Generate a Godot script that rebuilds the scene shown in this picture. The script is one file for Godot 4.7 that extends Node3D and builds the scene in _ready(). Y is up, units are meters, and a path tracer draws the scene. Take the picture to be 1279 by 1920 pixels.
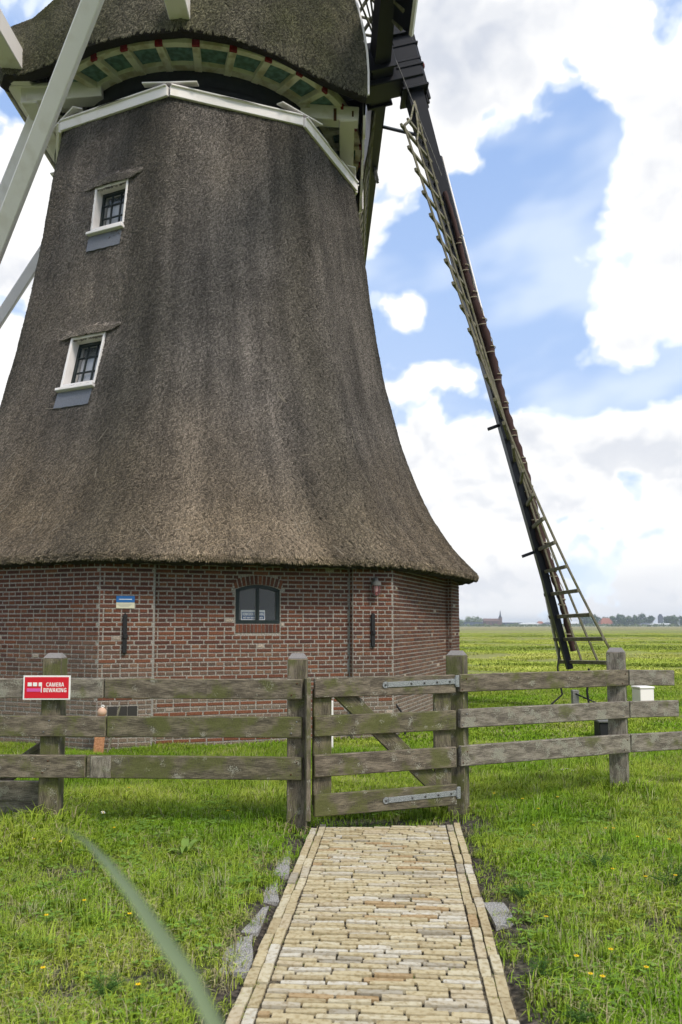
extends Node3D

# ---------------------------------------------------------------- mesh builder
class MB:
	var v := PackedVector3Array()
	var n := PackedVector3Array()
	var uv := PackedVector2Array()
	var c := PackedColorArray()
	var ix := PackedInt32Array()
	var col := Color(1, 1, 1)
	var off := Vector2.ZERO
	var uvs := 1.0

	func vert(p: Vector3, nn: Vector3, t: Vector2) -> int:
		v.append(p); n.append(nn); uv.append(t); c.append(col)
		return v.size() - 1

	func tri(a: Vector3, b: Vector3, d: Vector3, out: Vector3) -> void:
		var nn := (d - a).cross(b - a).normalized()
		if nn.dot(out) < 0.0:
			var s := b; b = d; d = s; nn = -nn
		var i := vert(a, nn, Vector2(a.x + a.z, a.y)); vert(b, nn, Vector2(b.x + b.z, b.y)); vert(d, nn, Vector2(d.x + d.z, d.y))
		ix.append(i); ix.append(i + 1); ix.append(i + 2)

	func quad(a: Vector3, b: Vector3, d: Vector3, e: Vector3, out: Vector3, t := PackedVector2Array()) -> void:
		var nn := (d - a).cross(b - a) + (e - a).cross(d - a)
		nn = nn.normalized()
		if t.is_empty():
			var l1 := (b - a).length() * uvs
			var l2 := (e - a).length() * uvs
			t = PackedVector2Array([off, off + Vector2(l1, 0), off + Vector2(l1, l2), off + Vector2(0, l2)])
		var i := v.size()
		if nn.dot(out) < 0.0:
			nn = -nn
			vert(a, nn, t[0]); vert(e, nn, t[3]); vert(d, nn, t[2]); vert(b, nn, t[1])
		else:
			vert(a, nn, t[0]); vert(b, nn, t[1]); vert(d, nn, t[2]); vert(e, nn, t[3])
		for k in [0, 1, 2, 0, 2, 3]:
			ix.append(i + k)

	# box of size s centred at the origin of xf, edges chamfered by b; uv runs along the longest side
	func box(s: Vector3, xf := Transform3D(), b := 0.0) -> void:
		var h := s * 0.5
		var long := 0
		if s.y > s[long]: long = 1
		if s.z > s[long]: long = 2
		for ax in 3:
			var a1 := (ax + 1) % 3
			var a2 := (ax + 2) % 3
			if a2 == long:
				var q := a1; a1 = a2; a2 = q
			for sg in [-1.0, 1.0]:
				var nn := Vector3.ZERO; nn[ax] = sg
				var ps: Array[Vector3] = []
				var ts := PackedVector2Array()
				for k in [[-1.0, -1.0], [1.0, -1.0], [1.0, 1.0], [-1.0, 1.0]]:
					var p := Vector3.ZERO
					p[ax] = h[ax] * sg; p[a1] = (h[a1] - b) * k[0]; p[a2] = (h[a2] - b) * k[1]
					ps.append(xf * p)
					ts.append(off + Vector2(p[a1] + h[a1], p[a2] + h[a2] + ax * 0.13 + sg * 0.07) * uvs)
				quad(ps[0], ps[1], ps[2], ps[3], xf.basis * nn, ts)
		if b <= 0.0:
			return
		for ax in 3:
			var a1 := (ax + 1) % 3
			var a2 := (ax + 2) % 3
			for s1 in [-1.0, 1.0]:
				for s2 in [-1.0, 1.0]:
					var nn := Vector3.ZERO; nn[a1] = s1; nn[a2] = s2
					var q: Array[Vector3] = []
					for k in [[-1.0, 0], [1.0, 0], [1.0, 1], [-1.0, 1]]:
						var p := Vector3.ZERO
						p[ax] = (h[ax] - b) * k[0]
						p[a1] = s1 * (h[a1] - (b if k[1] == 1 else 0.0))
						p[a2] = s2 * (h[a2] - (0.0 if k[1] == 1 else b))
						q.append(xf * p)
					quad(q[0], q[1], q[2], q[3], xf.basis * nn)
		for s0 in [-1.0, 1.0]:
			for s1 in [-1.0, 1.0]:
				for s2 in [-1.0, 1.0]:
					var sg := Vector3(s0, s1, s2)
					var cc: Array[Vector3] = []
					for ax in 3:
						var p := (h - Vector3(b, b, b)) * sg
						p[ax] = h[ax] * sg[ax]
						cc.append(xf * p)
					tri(cc[0], cc[1], cc[2], xf.basis * sg)

	# bar from p to q: wide across `side`, tall along the rest
	func bar(p: Vector3, q: Vector3, w: float, t: float, side: Vector3, b := 0.0, w2 := -1.0, t2 := -1.0) -> void:
		var d := (q - p).normalized()
		var x := (side - d * side.dot(d)).normalized()
		var y := d.cross(x).normalized()
		if w2 < 0.0:
			box(Vector3(w, t, (q - p).length()), Transform3D(Basis(x, y, d), (p + q) * 0.5), b)
			return
		var r: Array[Vector3] = []
		for e in 2:
			var o := p if e == 0 else q
			var hw := (w if e == 0 else w2) * 0.5
			var ht := (t if e == 0 else t2) * 0.5
			for k in [[-1, -1], [1, -1], [1, 1], [-1, 1]]:
				r.append(o + x * hw * k[0] + y * ht * k[1])
		for k in 4:
			var j := (k + 1) % 4
			quad(r[k], r[4 + k], r[4 + j], r[j], (r[k] + r[j]) * 0.5 - p)
		quad(r[0], r[1], r[2], r[3], -d)
		quad(r[4], r[5], r[6], r[7], d)

	func tube(pts: PackedVector3Array, rad: PackedFloat32Array, sides := 6, caps := true) -> void:
		var base := v.size()
		var prev := Vector3.ZERO
		var acc := 0.0
		for i in pts.size():
			var d := (pts[mini(i + 1, pts.size() - 1)] - pts[maxi(i - 1, 0)]).normalized()
			var x := (prev - d * prev.dot(d)) if prev != Vector3.ZERO else (Vector3.UP.cross(d) if absf(d.y) < 0.9 else Vector3.RIGHT.cross(d))
			x = x.normalized(); prev = x
			var y := d.cross(x)
			if i > 0: acc += pts[i].distance_to(pts[i - 1])
			for k in sides + 1:
				var a := TAU * k / sides
				var o := x * cos(a) + y * sin(a)
				vert(pts[i] + o * rad[i], o, Vector2(k / float(sides), acc * 3.0))
		for i in pts.size() - 1:
			for k in sides:
				var a := base + i * (sides + 1) + k
				for q in [a, a + sides + 1, a + 1, a + 1, a + sides + 1, a + sides + 2]:
					ix.append(q)
		if caps:
			for e in [0, pts.size() - 1]:
				var o2 := (pts[e] - pts[1 if e == 0 else e - 1]).normalized()
				for k in range(1, sides - 1):
					var b2: int = base + e * (sides + 1)
					tri(v[b2], v[b2 + k], v[b2 + k + 1], o2)

	func grid(P: PackedVector3Array, nu: int, nv: int, C: PackedColorArray, inside: Vector3, us := 1.0, vs := 1.0) -> void:
		var base := v.size()
		var acc := PackedVector3Array()
		acc.resize(P.size())
		var ids := PackedInt32Array()
		for j in nv - 1:
			for i in nu - 1:
				var a := j * nu + i
				var b := a + 1
				var d := a + nu
				var e := d + 1
				var f := (P[d] - P[a]).cross(P[b] - P[a]) + (P[e] - P[b]).cross(P[b] - P[a]) * 0.001
				acc[a] += f; acc[b] += f; acc[d] += f; acc[e] += f
				ids.append_array([a, b, e, a, e, d])
		var sgn := 0.0
		for i in range(0, P.size(), maxi(1, P.size() / 400)):
			sgn += signf(acc[i].dot(P[i] - inside))
		if sgn < 0.0:
			for i in acc.size(): acc[i] = -acc[i]
			for i in range(0, ids.size(), 3):
				var q := ids[i + 1]; ids[i + 1] = ids[i + 2]; ids[i + 2] = q
		for i in P.size():
			v.append(P[i]); n.append(acc[i].normalized()); c.append(C[i] if C.size() else col)
			uv.append(Vector2((i % nu) / float(nu - 1) * us, (i / nu) / float(nv - 1) * vs))
		for q in ids:
			ix.append(base + q)

	func mesh(m: Material) -> ArrayMesh:
		var a := []
		a.resize(Mesh.ARRAY_MAX)
		a[Mesh.ARRAY_VERTEX] = v; a[Mesh.ARRAY_NORMAL] = n; a[Mesh.ARRAY_TEX_UV] = uv; a[Mesh.ARRAY_COLOR] = c; a[Mesh.ARRAY_INDEX] = ix
		var am := ArrayMesh.new()
		am.add_surface_from_arrays(Mesh.PRIMITIVE_TRIANGLES, a)
		am.surface_set_material(0, m)
		return am

# ---------------------------------------------------------------- naming
var used := {}
var M := {}
var rng := RandomNumberGenerator.new()
const CX := -2.5
const CZ := -14.2
const PHI := -0.035

func numbered(called: String) -> String:
	var k: int = used.get(called, 0)
	used[called] = k + 1
	return called if k == 0 else "%s_%03d" % [called, k]

func tag(o: Node, label := "", category := "", group := "", kind := "") -> Node:
	if label: o.set_meta("label", label)
	if category: o.set_meta("category", category)
	if group: o.set_meta("group", group)
	if kind: o.set_meta("kind", kind)
	return o

func thing(called: String, label: String, category: String, at := Vector3.ZERO, group := "") -> Node3D:
	var o := Node3D.new()
	o.name = numbered(called)
	add_child(o)
	o.position = at
	tag(o, label, category, group)
	return o

func part(called: String, mesh: Mesh, parent: Node, xf := Transform3D()) -> MeshInstance3D:
	var o := MeshInstance3D.new()
	o.name = called if parent != self else numbered(called)
	o.mesh = mesh
	o.transform = xf
	parent.add_child(o, true)
	return o

func build(called: String, b: MB, m: Material, parent: Node) -> MeshInstance3D:
	return part(called, b.mesh(m), parent)

func lin(r: float, g: float, b: float) -> Color:
	return Color(r, g, b).linear_to_srgb()

func smooth(a: float, b: float, x: float) -> float:
	var t := clampf((x - a) / (b - a), 0.0, 1.0)
	return t * t * (3.0 - 2.0 * t)

func noise(s: int, f: float, oct := 4, kind := FastNoiseLite.TYPE_SIMPLEX_SMOOTH) -> FastNoiseLite:
	var q := FastNoiseLite.new()
	q.seed = s; q.frequency = f; q.fractal_octaves = oct; q.noise_type = kind
	q.fractal_type = FastNoiseLite.FRACTAL_FBM if oct > 1 else FastNoiseLite.FRACTAL_NONE
	return q

func noise_tex(size: int, s: int, f: float, oct: int, cols: Array, pts: Array) -> NoiseTexture2D:
	var t := NoiseTexture2D.new()
	t.width = size; t.height = size; t.seamless = true; t.noise = noise(s, f, oct)
	t.generate_mipmaps = false
	var g := Gradient.new()
	g.offsets = PackedFloat32Array(pts)
	var cc := PackedColorArray()
	for q in cols: cc.append(q)
	g.colors = cc
	t.color_ramp = g
	return t

func mat(called: String, col: Color, rough := 0.85, tex: Texture2D = null, tri := 0.0, bump: Texture2D = null, bscale := 0.3) -> StandardMaterial3D:
	var m := StandardMaterial3D.new()
	m.resource_name = called
	m.albedo_color = col
	m.roughness = rough
	m.metallic_specular = 0.4
	if tex: m.albedo_texture = tex
	if tri > 0.0:
		m.uv1_triplanar = true; m.uv1_world_triplanar = true; m.uv1_scale = Vector3(tri, tri, tri)
	if bump:
		m.heightmap_enabled = true; m.heightmap_texture = bump; m.heightmap_scale = bscale
	M[called] = m
	return m

# ---------------------------------------------------------------- sky
var cn1: FastNoiseLite
var cn2: FastNoiseLite
var cn3: FastNoiseLite
# blue openings between the clouds and cloud masses: azimuth, elevation, width, height (degrees), strength
const GAPS := [
	[13.0, 25.0, 4.2, 5.5, -1.0], [17.6, 31.5, 2.2, 4.2, -1.05], [10.5, 21.5, 4.0, 3.6, -0.75], [13.2, 21.5, 2.4, 3.5, -0.7],
	[18.6, 15.3, 6.5, 1.7, -1.35], [13.0, 17.0, 2.2, 1.6, -0.7], [7.6, 26.0, 3.0, 3.5, -0.62], [5.5, 19.0, 4.5, 1.4, -0.4],
	[4.5, 15.5, 4.5, 1.2, -0.5], [-23.0, 24.6, 2.2, 1.6, -0.35], [27.0, 16.0, 5.0, 1.6, -0.7], [5.0, 27.0, 2.5, 3.0, -0.5],
	[20.8, 24.2, 1.3, 0.9, -0.55],
	[11.0, 37.0, 9.0, 5.0, 0.75], [8.0, 32.5, 4.0, 2.6, 0.5], [21.5, 22.0, 5.2, 5.2, 0.9], [24.0, 30.0, 4.0, 5.0, 0.8], [12.5, 12.0, 6.0, 3.0, 0.8],
	[21.0, 11.0, 7.0, 3.0, 0.8], [5.2, 22.2, 1.7, 1.6, 0.75], [6.5, 17.3, 2.4, 0.8, 0.5], [-22.0, 32.0, 9.0, 9.0, 0.5], [-24.0, 20.0, 7.0, 12.0, 0.45], [6.0, 8.0, 7.0, 5.0, 0.7],
]

func sky_dir(az: float, el: float) -> Color:
	var a := deg_to_rad(az)
	var e := deg_to_rad(el)
	var d := Vector3(sin(a) * cos(e), sin(e), -cos(a) * cos(e))
	var t := clampf(el / 60.0, 0.0, 1.0)
	var blue := Color(0.46, 0.55, 0.67).lerp(Color(0.29, 0.40, 0.61), smooth(0.0, 0.30, t)).lerp(Color(0.215, 0.325, 0.555), smooth(0.3, 0.6, t)).lerp(Color(0.12, 0.24, 0.52), smooth(0.6, 1.0, t))
	if el < 0.0:
		return Color(0.42, 0.46, 0.46)
	var bias := 0.0
	for g in GAPS:
		var dx: float = wrapf(az - g[0], -180.0, 180.0) / g[2]
		var dy: float = (el - g[1]) / g[3]
		var r2 := dx * dx + dy * dy
		if r2 < 9.0: bias += g[4] * exp(-r2)
	# clouds flatten towards the horizon
	var p := Vector3(d.x, d.y * 1.25, d.z) * 100.0
	var warp := Vector3(cn3.get_noise_3dv(p * 2.0), cn3.get_noise_3dv(p * 2.0 + Vector3(50, 0, 0)), 0.0) * 2.2
	var f := cn1.get_noise_3dv(p + warp)
	var puff := -cn2.get_noise_3dv(p + warp) - 0.62
	var dens := 0.12 + bias * 0.70 + f * 1.25 + puff * 1.15
	dens += 0.15 * smooth(14.0, 4.0, el)
	var cov := smooth(0.0, 0.07 + 0.10 * smooth(-0.2, 0.4, cn3.get_noise_3dv(p * 0.7)), dens)
	# thin streaks in the blue
	var st := cn3.get_noise_3dv(Vector3(d.x * 1.1 + d.y * 0.9, d.y * 2.6 - d.x * 0.9, d.z) * 100.0)
	var thin := smooth(-0.25, 0.5, st) * 0.50 + 0.25 * smooth(24.0, 10.0, el) * smooth(12.0, 5.0, az)
	var c := blue.lerp(Color(0.62, 0.67, 0.73), clampf(thin + 0.5 * smooth(-0.16, 0.0, dens), 0.0, 0.8))
	# thick parts shade themselves; the rims stay bright
	var up := Vector3(0.6, 2.6, 0.5)
	var light := cn1.get_noise_3dv(p + warp + up * 1.2) * 0.85 - (cn2.get_noise_3dv(p + warp + up * 0.5) + 0.62) * 0.55
	var relief := clampf((light - f * 0.85 - puff * 0.55) * (3.2 + 2.2 * smooth(19.0, 8.0, el)), -0.6, 1.0)
	var body := smooth(0.10, 0.8, dens)
	var grey := clampf(0.18 * body + 0.55 * relief * smooth(0.0, 0.3, dens) + 0.75 * body * smooth(33.0, 38.5, el) * smooth(25.0, 8.0, absf(az - 8.0)), 0.0, 1.0)
	grey = maxf(grey, 0.55 * smooth(9.0, 1.0, el) * smooth(-0.5, 0.5, cn3.get_noise_3dv(Vector3(d.x, d.y * 4.0, d.z) * 90.0)))
	var white := Color(0.69, 0.686, 0.68).lerp(Color(0.44, 0.465, 0.52), grey)
	return c.lerp(white, cov) * 0.70

var sky_rows := PackedFloat32Array()
var sky_parts := []

func sky_band(k: int, x0: int, y0: int, w: int, h: int, W: int, HH: int, n: int) -> void:
	var buf := PackedFloat32Array()
	var ya := h * k / n
	var yb := h * (k + 1) / n
	buf.resize((yb - ya) * w * 3)
	var i := 0
	for y in range(ya, yb):
		var el := 90.0 - (y + y0 + 0.5) / HH * 180.0
		for x in w:
			var az := wrapf((x + x0 + 0.5) / W * 360.0, -180.0, 180.0)
			var c := sky_dir(az, el)
			buf[i] = c.r; buf[i + 1] = c.g; buf[i + 2] = c.b
			i += 3
	sky_parts[k] = buf

func sky_image(x0: int, y0: int, w: int, h: int, W: int, HH: int) -> Image:
	var n := 8
	sky_parts.clear()
	sky_parts.resize(n)
	var id := WorkerThreadPool.add_group_task(sky_band.bind(x0, y0, w, h, W, HH, n), n)
	WorkerThreadPool.wait_for_group_task_completion(id)
	var all := PackedFloat32Array()
	for q in sky_parts: all.append_array(q)
	return Image.create_from_data(w, h, false, Image.FORMAT_RGBF, all.to_byte_array())

func make_sky() -> Sky:
	cn1 = noise(41, 0.045, 8)
	cn2 = noise(77, 0.17, 6, FastNoiseLite.TYPE_CELLULAR)
	cn2.cellular_return_type = FastNoiseLite.RETURN_DISTANCE
	cn3 = noise(19, 0.03, 4)
	# coarse all round (image column 0 looks along -z), finer in front
	var big := sky_image(0, 0, 1024, 512, 1024, 512)
	big.resize(4096, 2048, Image.INTERPOLATE_CUBIC)
	var half := 356
	var fr := sky_image(-half, 420, half, 620, 4096, 2048)
	var fl := sky_image(0, 420, half, 620, 4096, 2048)
	big.blit_rect(fl, Rect2i(0, 0, half, 620), Vector2i(0, 420))
	big.blit_rect(fr, Rect2i(0, 0, half, 620), Vector2i(4096 - half, 420))
	var pm := PanoramaSkyMaterial.new()
	pm.panorama = ImageTexture.create_from_image(big)
	var s := Sky.new()
	s.sky_material = pm
	return s

# ---------------------------------------------------------------- main
func _ready() -> void:
	rng.seed = 7
	# camera: eye 1.5 m over the path, tilted up 5 degrees, the lens shifted up a little
	var cam := Camera3D.new()
	cam.name = "camera"
	add_child(cam)
	var at := CameraAttributesPhysical.new()
	at.frustum_focal_length = 28.0
	at.frustum_near = 0.05
	at.frustum_far = 5000.0
	at.frustum_focus_distance = 8.5
	at.exposure_aperture = 4.5
	cam.attributes = at
	cam.projection = Camera3D.PROJECTION_FRUSTUM
	cam.near = 0.05
	cam.far = 5000.0
	cam.size = 2.0 * 0.05 * 960.0 / 1500.0
	cam.frustum_offset = Vector2(0, 0.05 * 80.0 / 1500.0)
	cam.position = Vector3(0, 1.5, 0)
	cam.rotation_degrees = Vector3(5.03, 0, 0)
	cam.current = true
	# sky, sun, exposure
	var env := Environment.new()
	env.background_mode = Environment.BG_SKY
	env.sky = make_sky()
	env.tonemap_mode = Environment.TONE_MAPPER_LINEAR
	env.tonemap_exposure = 2.3
	env.sdfgi_enabled = true
	env.ssao_enabled = true
	env.ssil_enabled = true
	env.fog_enabled = true
	env.fog_density = 0.00032
	env.fog_light_color = Color(0.86, 0.91, 0.97)
	var we := WorldEnvironment.new()
	we.name = "world_environment"
	we.environment = env
	add_child(we)
	var sun := DirectionalLight3D.new()
	sun.name = "sun"
	sun.light_energy = 0.5
	sun.light_angular_distance = 14.0
	sun.light_color = Color(1.0, 0.965, 0.91)
	sun.shadow_enabled = true
	sun.basis = Basis.looking_at(-Vector3(0.62, 1.15, 0.70).normalized(), Vector3.UP)
	add_child(sun)
	make_materials()
	make_ground()
	make_path()
	make_mill()
	make_fences()
	make_small_things()
	make_horizon()
	make_grass()
	make_weeds()

# ---------------------------------------------------------------- materials
func wood_image(s: int, moss: float, lichen: float, base: Color, dark: Color) -> ImageTexture:
	var w := 512
	var h := 512
	var gn := noise(s, 0.02, 5).get_seamless_image(w, h)      # stretched below
	var fine := noise(s + 1, 0.11, 3).get_seamless_image(w, h)
	var mn := noise(s + 2, 0.010, 4).get_seamless_image(w, h)
	var ln := noise(s + 3, 0.016, 5).get_seamless_image(w, h)
	var sp := noise(s + 4, 0.2, 2).get_seamless_image(w, h)
	for q in [gn, fine, mn, ln, sp]: q.convert(Image.FORMAT_L8)
	var a: PackedByteArray = gn.get_data()
	var b: PackedByteArray = fine.get_data()
	var cc: PackedByteArray = mn.get_data()
	var d: PackedByteArray = ln.get_data()
	var e: PackedByteArray = sp.get_data()
	var o := PackedByteArray()
	o.resize(w * h * 3)
	for y in h:
		for x in w:
			var i := y * w + x
			var g := b[((y * 4) % h) * w + (x / 4)] / 255.0      # grain along u
			var g2 := a[((y * 2) % h) * w + (x / 2)] / 255.0
			var k := clampf(0.42 + (g - 0.5) * 1.5 + (g2 - 0.5) * 1.2, 0.0, 1.0)
			var col := dark.lerp(base, k)
			var ms := smooth(0.62 - moss * 0.4, 0.86 - moss * 0.3, cc[i] / 255.0 * 0.75 + e[i] / 255.0 * 0.3)
			col = col.lerp(Color(0.085, 0.095, 0.022), ms * 0.75)
			var ls := smooth(0.80 - lichen * 0.35, 0.88 - lichen * 0.3, d[i] / 255.0 * 0.72 + e[i] / 255.0 * 0.34)
			col = col.lerp(Color(0.25, 0.245, 0.20), ls * 0.8)
			var q := 0.72 + 0.56 * e[i] / 255.0
			col = Color(col.r * q, col.g * q, col.b * q).linear_to_srgb()
			o[i * 3] = int(clampf(col.r, 0, 1) * 255); o[i * 3 + 1] = int(clampf(col.g, 0, 1) * 255); o[i * 3 + 2] = int(clampf(col.b, 0, 1) * 255)
	return ImageTexture.create_from_image(Image.create_from_data(w, h, false, Image.FORMAT_RGB8, o))

func make_materials() -> void:
	var W := Color(1, 1, 1)
	var speck := noise_tex(256, 3, 0.09, 4, [Color(0.55, 0.55, 0.55), W], [0.2, 0.8])
	var soft := noise_tex(256, 5, 0.025, 4, [Color(0.78, 0.78, 0.76), W], [0.25, 0.75])
	var rough := noise_tex(256, 8, 0.06, 5, [Color(0, 0, 0), W], [0.15, 0.85])
	var reedy := noise_tex(512, 9, 0.16, 3, [Color(0.35, 0.34, 0.33), Color(0.75, 0.74, 0.72), W], [0.25, 0.55, 0.85])
	M["rough"] = rough
	var m := mat("thatch", W, 0.95, reedy, 2.2, reedy, 0.5)
	m.vertex_color_use_as_albedo = true
	m = mat("reed", W, 0.9); m.vertex_color_use_as_albedo = true
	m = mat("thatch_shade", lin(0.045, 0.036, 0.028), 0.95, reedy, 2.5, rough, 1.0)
	m = mat("mortar", lin(0.50, 0.455, 0.405), 0.95, speck, 2.6, rough, 0.3)
	m = mat("brick_any", W, 0.9, speck, 3.1, rough, 0.22); m.vertex_color_use_as_albedo = true
	var wood := wood_image(100, 0.28, 0.25, Color(0.225, 0.190, 0.142), Color(0.07, 0.058, 0.043))
	var wood2 := wood_image(200, 0.0, 0.55, Color(0.275, 0.245, 0.20), Color(0.09, 0.078, 0.063))
	var wood3 := wood_image(300, 0.55, 0.2, Color(0.195, 0.168, 0.115), Color(0.06, 0.052, 0.036))
	mat("wood", W, 0.9, wood, 0.0, wood, 0.25)
	mat("wood_pale", W, 0.9, wood2, 0.0, wood2, 0.25)
	mat("wood_mossy", W, 0.9, wood3, 0.0, wood3, 0.25)
	var lathw := wood_image(400, 0.2, 0.3, Color(0.25, 0.23, 0.165), Color(0.10, 0.093, 0.066))
	mat("lath_wood", W, 0.85, lathw)
	mat("post_top", lin(0.36, 0.34, 0.33), 0.9, speck, 9.0, rough, 0.2)
	mat("white_paint", lin(0.84, 0.80, 0.785), 0.5, noise_tex(256, 12, 0.012, 5, [Color(0.93, 0.92, 0.90), W, W], [0.12, 0.40, 1.0]), 0.6)
	mat("cream_paint", lin(0.72, 0.70, 0.58), 0.55, noise_tex(256, 14, 0.012, 5, [Color(0.84, 0.81, 0.74), W, W], [0.2, 0.55, 1.0]), 0.9)
	mat("red_paint", lin(0.26, 0.018, 0.022), 0.5, soft, 2.0)
	mat("teal_paint", lin(0.17, 0.30, 0.29), 0.6, soft, 1.2)
	mat("drum_paint", lin(0.010, 0.013, 0.013), 0.5, soft, 1.0)
	m = mat("black_steel", lin(0.007, 0.009, 0.017), 0.42, speck, 2.5)
	m.metallic_specular = 0.35
	mat("green_black", lin(0.012, 0.022, 0.022), 0.45, soft, 3.0)
	mat("iron", lin(0.012, 0.012, 0.013), 0.6)
	m = mat("galvanised", lin(0.50, 0.53, 0.54), 0.45, speck, 5.0); m.metallic = 0.35
	mat("rust", lin(0.16, 0.07, 0.03), 0.9, speck, 14.0)
	mat("slate", lin(0.25, 0.27, 0.32), 0.55, speck, 4.0, rough, 0.3)
	mat("sailcloth", lin(0.080, 0.038, 0.033), 0.85, speck, 5.0)
	mat("rope", lin(0.34, 0.30, 0.22), 0.9)
	mat("cable", lin(0.012, 0.012, 0.014), 0.6)
	mat("blind", lin(0.42, 0.42, 0.45), 0.9)
	mat("interior", lin(0.035, 0.033, 0.03), 0.9)
	mat("sign_white", lin(0.78, 0.78, 0.76), 0.4)
	mat("sign_red", lin(0.58, 0.012, 0.025), 0.35)
	mat("sign_pink", lin(0.62, 0.10, 0.34), 0.35)
	mat("sign_blue", lin(0.012, 0.06, 0.16), 0.35)
	mat("plaque_blue", lin(0.02, 0.13, 0.38), 0.4)
	mat("plaque_cream", lin(0.58, 0.55, 0.42), 0.4)
	mat("print_grey", lin(0.28, 0.28, 0.26), 0.5)
	m = mat("glass", Color(0.55, 0.6, 0.62, 0.12), 0.02)
	m.transparency = BaseMaterial3D.TRANSPARENCY_ALPHA
	m.metallic_specular = 0.7
	m = mat("lamp_glass", Color(0.5, 0.08, 0.07, 0.45), 0.1)
	m.transparency = BaseMaterial3D.TRANSPARENCY_ALPHA
	mat("lamp_metal", lin(0.20, 0.20, 0.19), 0.6, speck, 12.0)
	mat("new_wood", lin(0.50, 0.25, 0.14), 0.7, noise_tex(128, 31, 0.05, 3, [Color(0.8, 0.76, 0.7), W], [0.2, 0.8]), 6.0)
	mat("ball_wood", lin(0.55, 0.36, 0.26), 0.65)
	mat("plaster", lin(0.48, 0.46, 0.43), 0.95, speck, 5.0, rough, 0.3)
	mat("concrete", lin(0.46, 0.45, 0.43), 0.95, speck, 4.0, rough, 0.06)
	m = mat("path_brick", W, 0.92, noise_tex(512, 51, 0.03, 6, [Color(0.80, 0.76, 0.69), Color(0.96, 0.95, 0.93), W], [0.15, 0.45, 0.8]), 1.7, rough, 0.05)
	m.vertex_color_use_as_albedo = true
	m = mat("soil", W, 0.97, noise_tex(512, 61, 0.05, 5, [Color(0.42, 0.42, 0.42), W], [0.2, 0.8]), 0.9, rough, 2.0)
	m.vertex_color_use_as_albedo = true
	m = mat("blade", W, 0.95); m.vertex_color_use_as_albedo = true
	m.backlight_enabled = true; m.backlight = Color(0.55, 0.6, 0.3)
	m.metallic_specular = 0.08
	m = mat("leaf", W, 0.8); m.vertex_color_use_as_albedo = true
	m.backlight_enabled = true; m.backlight = Color(0.4, 0.45, 0.25)
	mat("reed_leaf", lin(0.165, 0.215, 0.115), 0.75)
	mat("petal_yellow", lin(0.75, 0.52, 0.01), 0.6)
	mat("petal_white", lin(0.8, 0.8, 0.8), 0.6)
	mat("stem_green", lin(0.06, 0.12, 0.02), 0.8)
	mat("bark", lin(0.07, 0.055, 0.04), 0.95)
	mat("far_brick", lin(0.17, 0.10, 0.08), 0.9, soft, 0.3)
	mat("far_roof_red", lin(0.36, 0.14, 0.09), 0.85, soft, 0.3)
	mat("far_roof_dark", lin(0.06, 0.075, 0.10), 0.7, soft, 0.2)
	mat("far_white", lin(0.66, 0.68, 0.70), 0.6, soft, 0.2)
	mat("far_blue_wall", lin(0.10, 0.14, 0.20), 0.7, soft, 0.1)
	mat("far_slate", lin(0.05, 0.06, 0.08), 0.7)
	mat("far_glass", lin(0.03, 0.04, 0.05), 0.2)

# ---------------------------------------------------------------- ground
var gn1: FastNoiseLite
var gn2: FastNoiseLite
var gn3: FastNoiseLite
const PDIR := Vector3(0.073, 0, -0.9973)
const PMID := Vector3(0.12, 0, -3.16)      # a point on the path's middle line

func path_uv(x: float, z: float) -> Vector2:
	var r := Vector3(x, 0, z) - PMID
	return Vector2(r.dot(Vector3(0.9973, 0, 0.073)), r.dot(PDIR))

func bare(x: float, z: float) -> float:      # 1 where the soil shows
	var q := path_uv(x, z)
	var e := absf(q.x) - 0.56
	var b := 0.0
	if q.y < 3.35 and q.y > -3.0:
		b = smooth(0.34, 0.05, e + gn2.get_noise_2d(x * 3.0, z * 3.0) * 0.22) * smooth(0.0, 0.12, 0.75 + gn3.get_noise_2d(x * 2.0, z * 2.0))
	b = maxf(b, smooth(0.28, 0.42, gn2.get_noise_2d(x + 40.0, z)) * smooth(-7.5, -5.0, z) * 0.9)
	b = maxf(b, smooth(0.5, 0.1, Vector2(x - 0.95, z + 6.35).length()))
	b = maxf(b, 0.8 * smooth(0.22, 0.1, Vector2(x - 1.9, z + 4.85).length()))
	b = maxf(b, 0.75 * smooth(0.45, 0.1, Vector2(x + 0.62, z + 3.5).length()))
	return clampf(b, 0.0, 1.0)

func ground_h(x: float, z: float) -> float:
	var q := path_uv(x, z)
	var h := gn2.get_noise_2d(x * 0.8, z * 0.8) * 0.03 + gn3.get_noise_2d(x * 6.0, z * 6.0) * 0.010
	var far := smooth(-18.0, -60.0, z)
	h += far * gn1.get_noise_2d(x * 1.4, z * 1.4) * 0.10
	var onp := smooth(0.75, 0.50, absf(q.x)) * smooth(3.7, 3.2, q.y)
	return lerpf(h, -0.045, onp)

func field_col(x: float, z: float) -> Color:
	var d := -z
	var a := gn1.get_noise_2d(x * 0.5, z * 1.6)
	var b := gn2.get_noise_2d(x * 0.12, z * 0.5)
	var lush := Color(0.235, 0.36, 0.040)
	var yel := Color(0.50, 0.53, 0.11)
	var c := lush.lerp(yel, smooth(10.0, 30.0, d) * 0.75 + a * 0.5)
	if d > 25.0:
		var k := gn1.get_noise_2d(x * 0.05 + 9.0, log(d) * 22.0)       # strips of sedge and reed across the field
		c = c.lerp(Color(0.14, 0.21, 0.04), smooth(0.06, 0.34, k) * 0.6)
		c = c.lerp(Color(0.44, 0.40, 0.16), smooth(0.02, 0.4, -k + b * 0.5) * 0.5)
		c = c.lerp(Color(0.46, 0.40, 0.20), smooth(170.0, 320.0, d) * 0.75)
	return c

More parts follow.
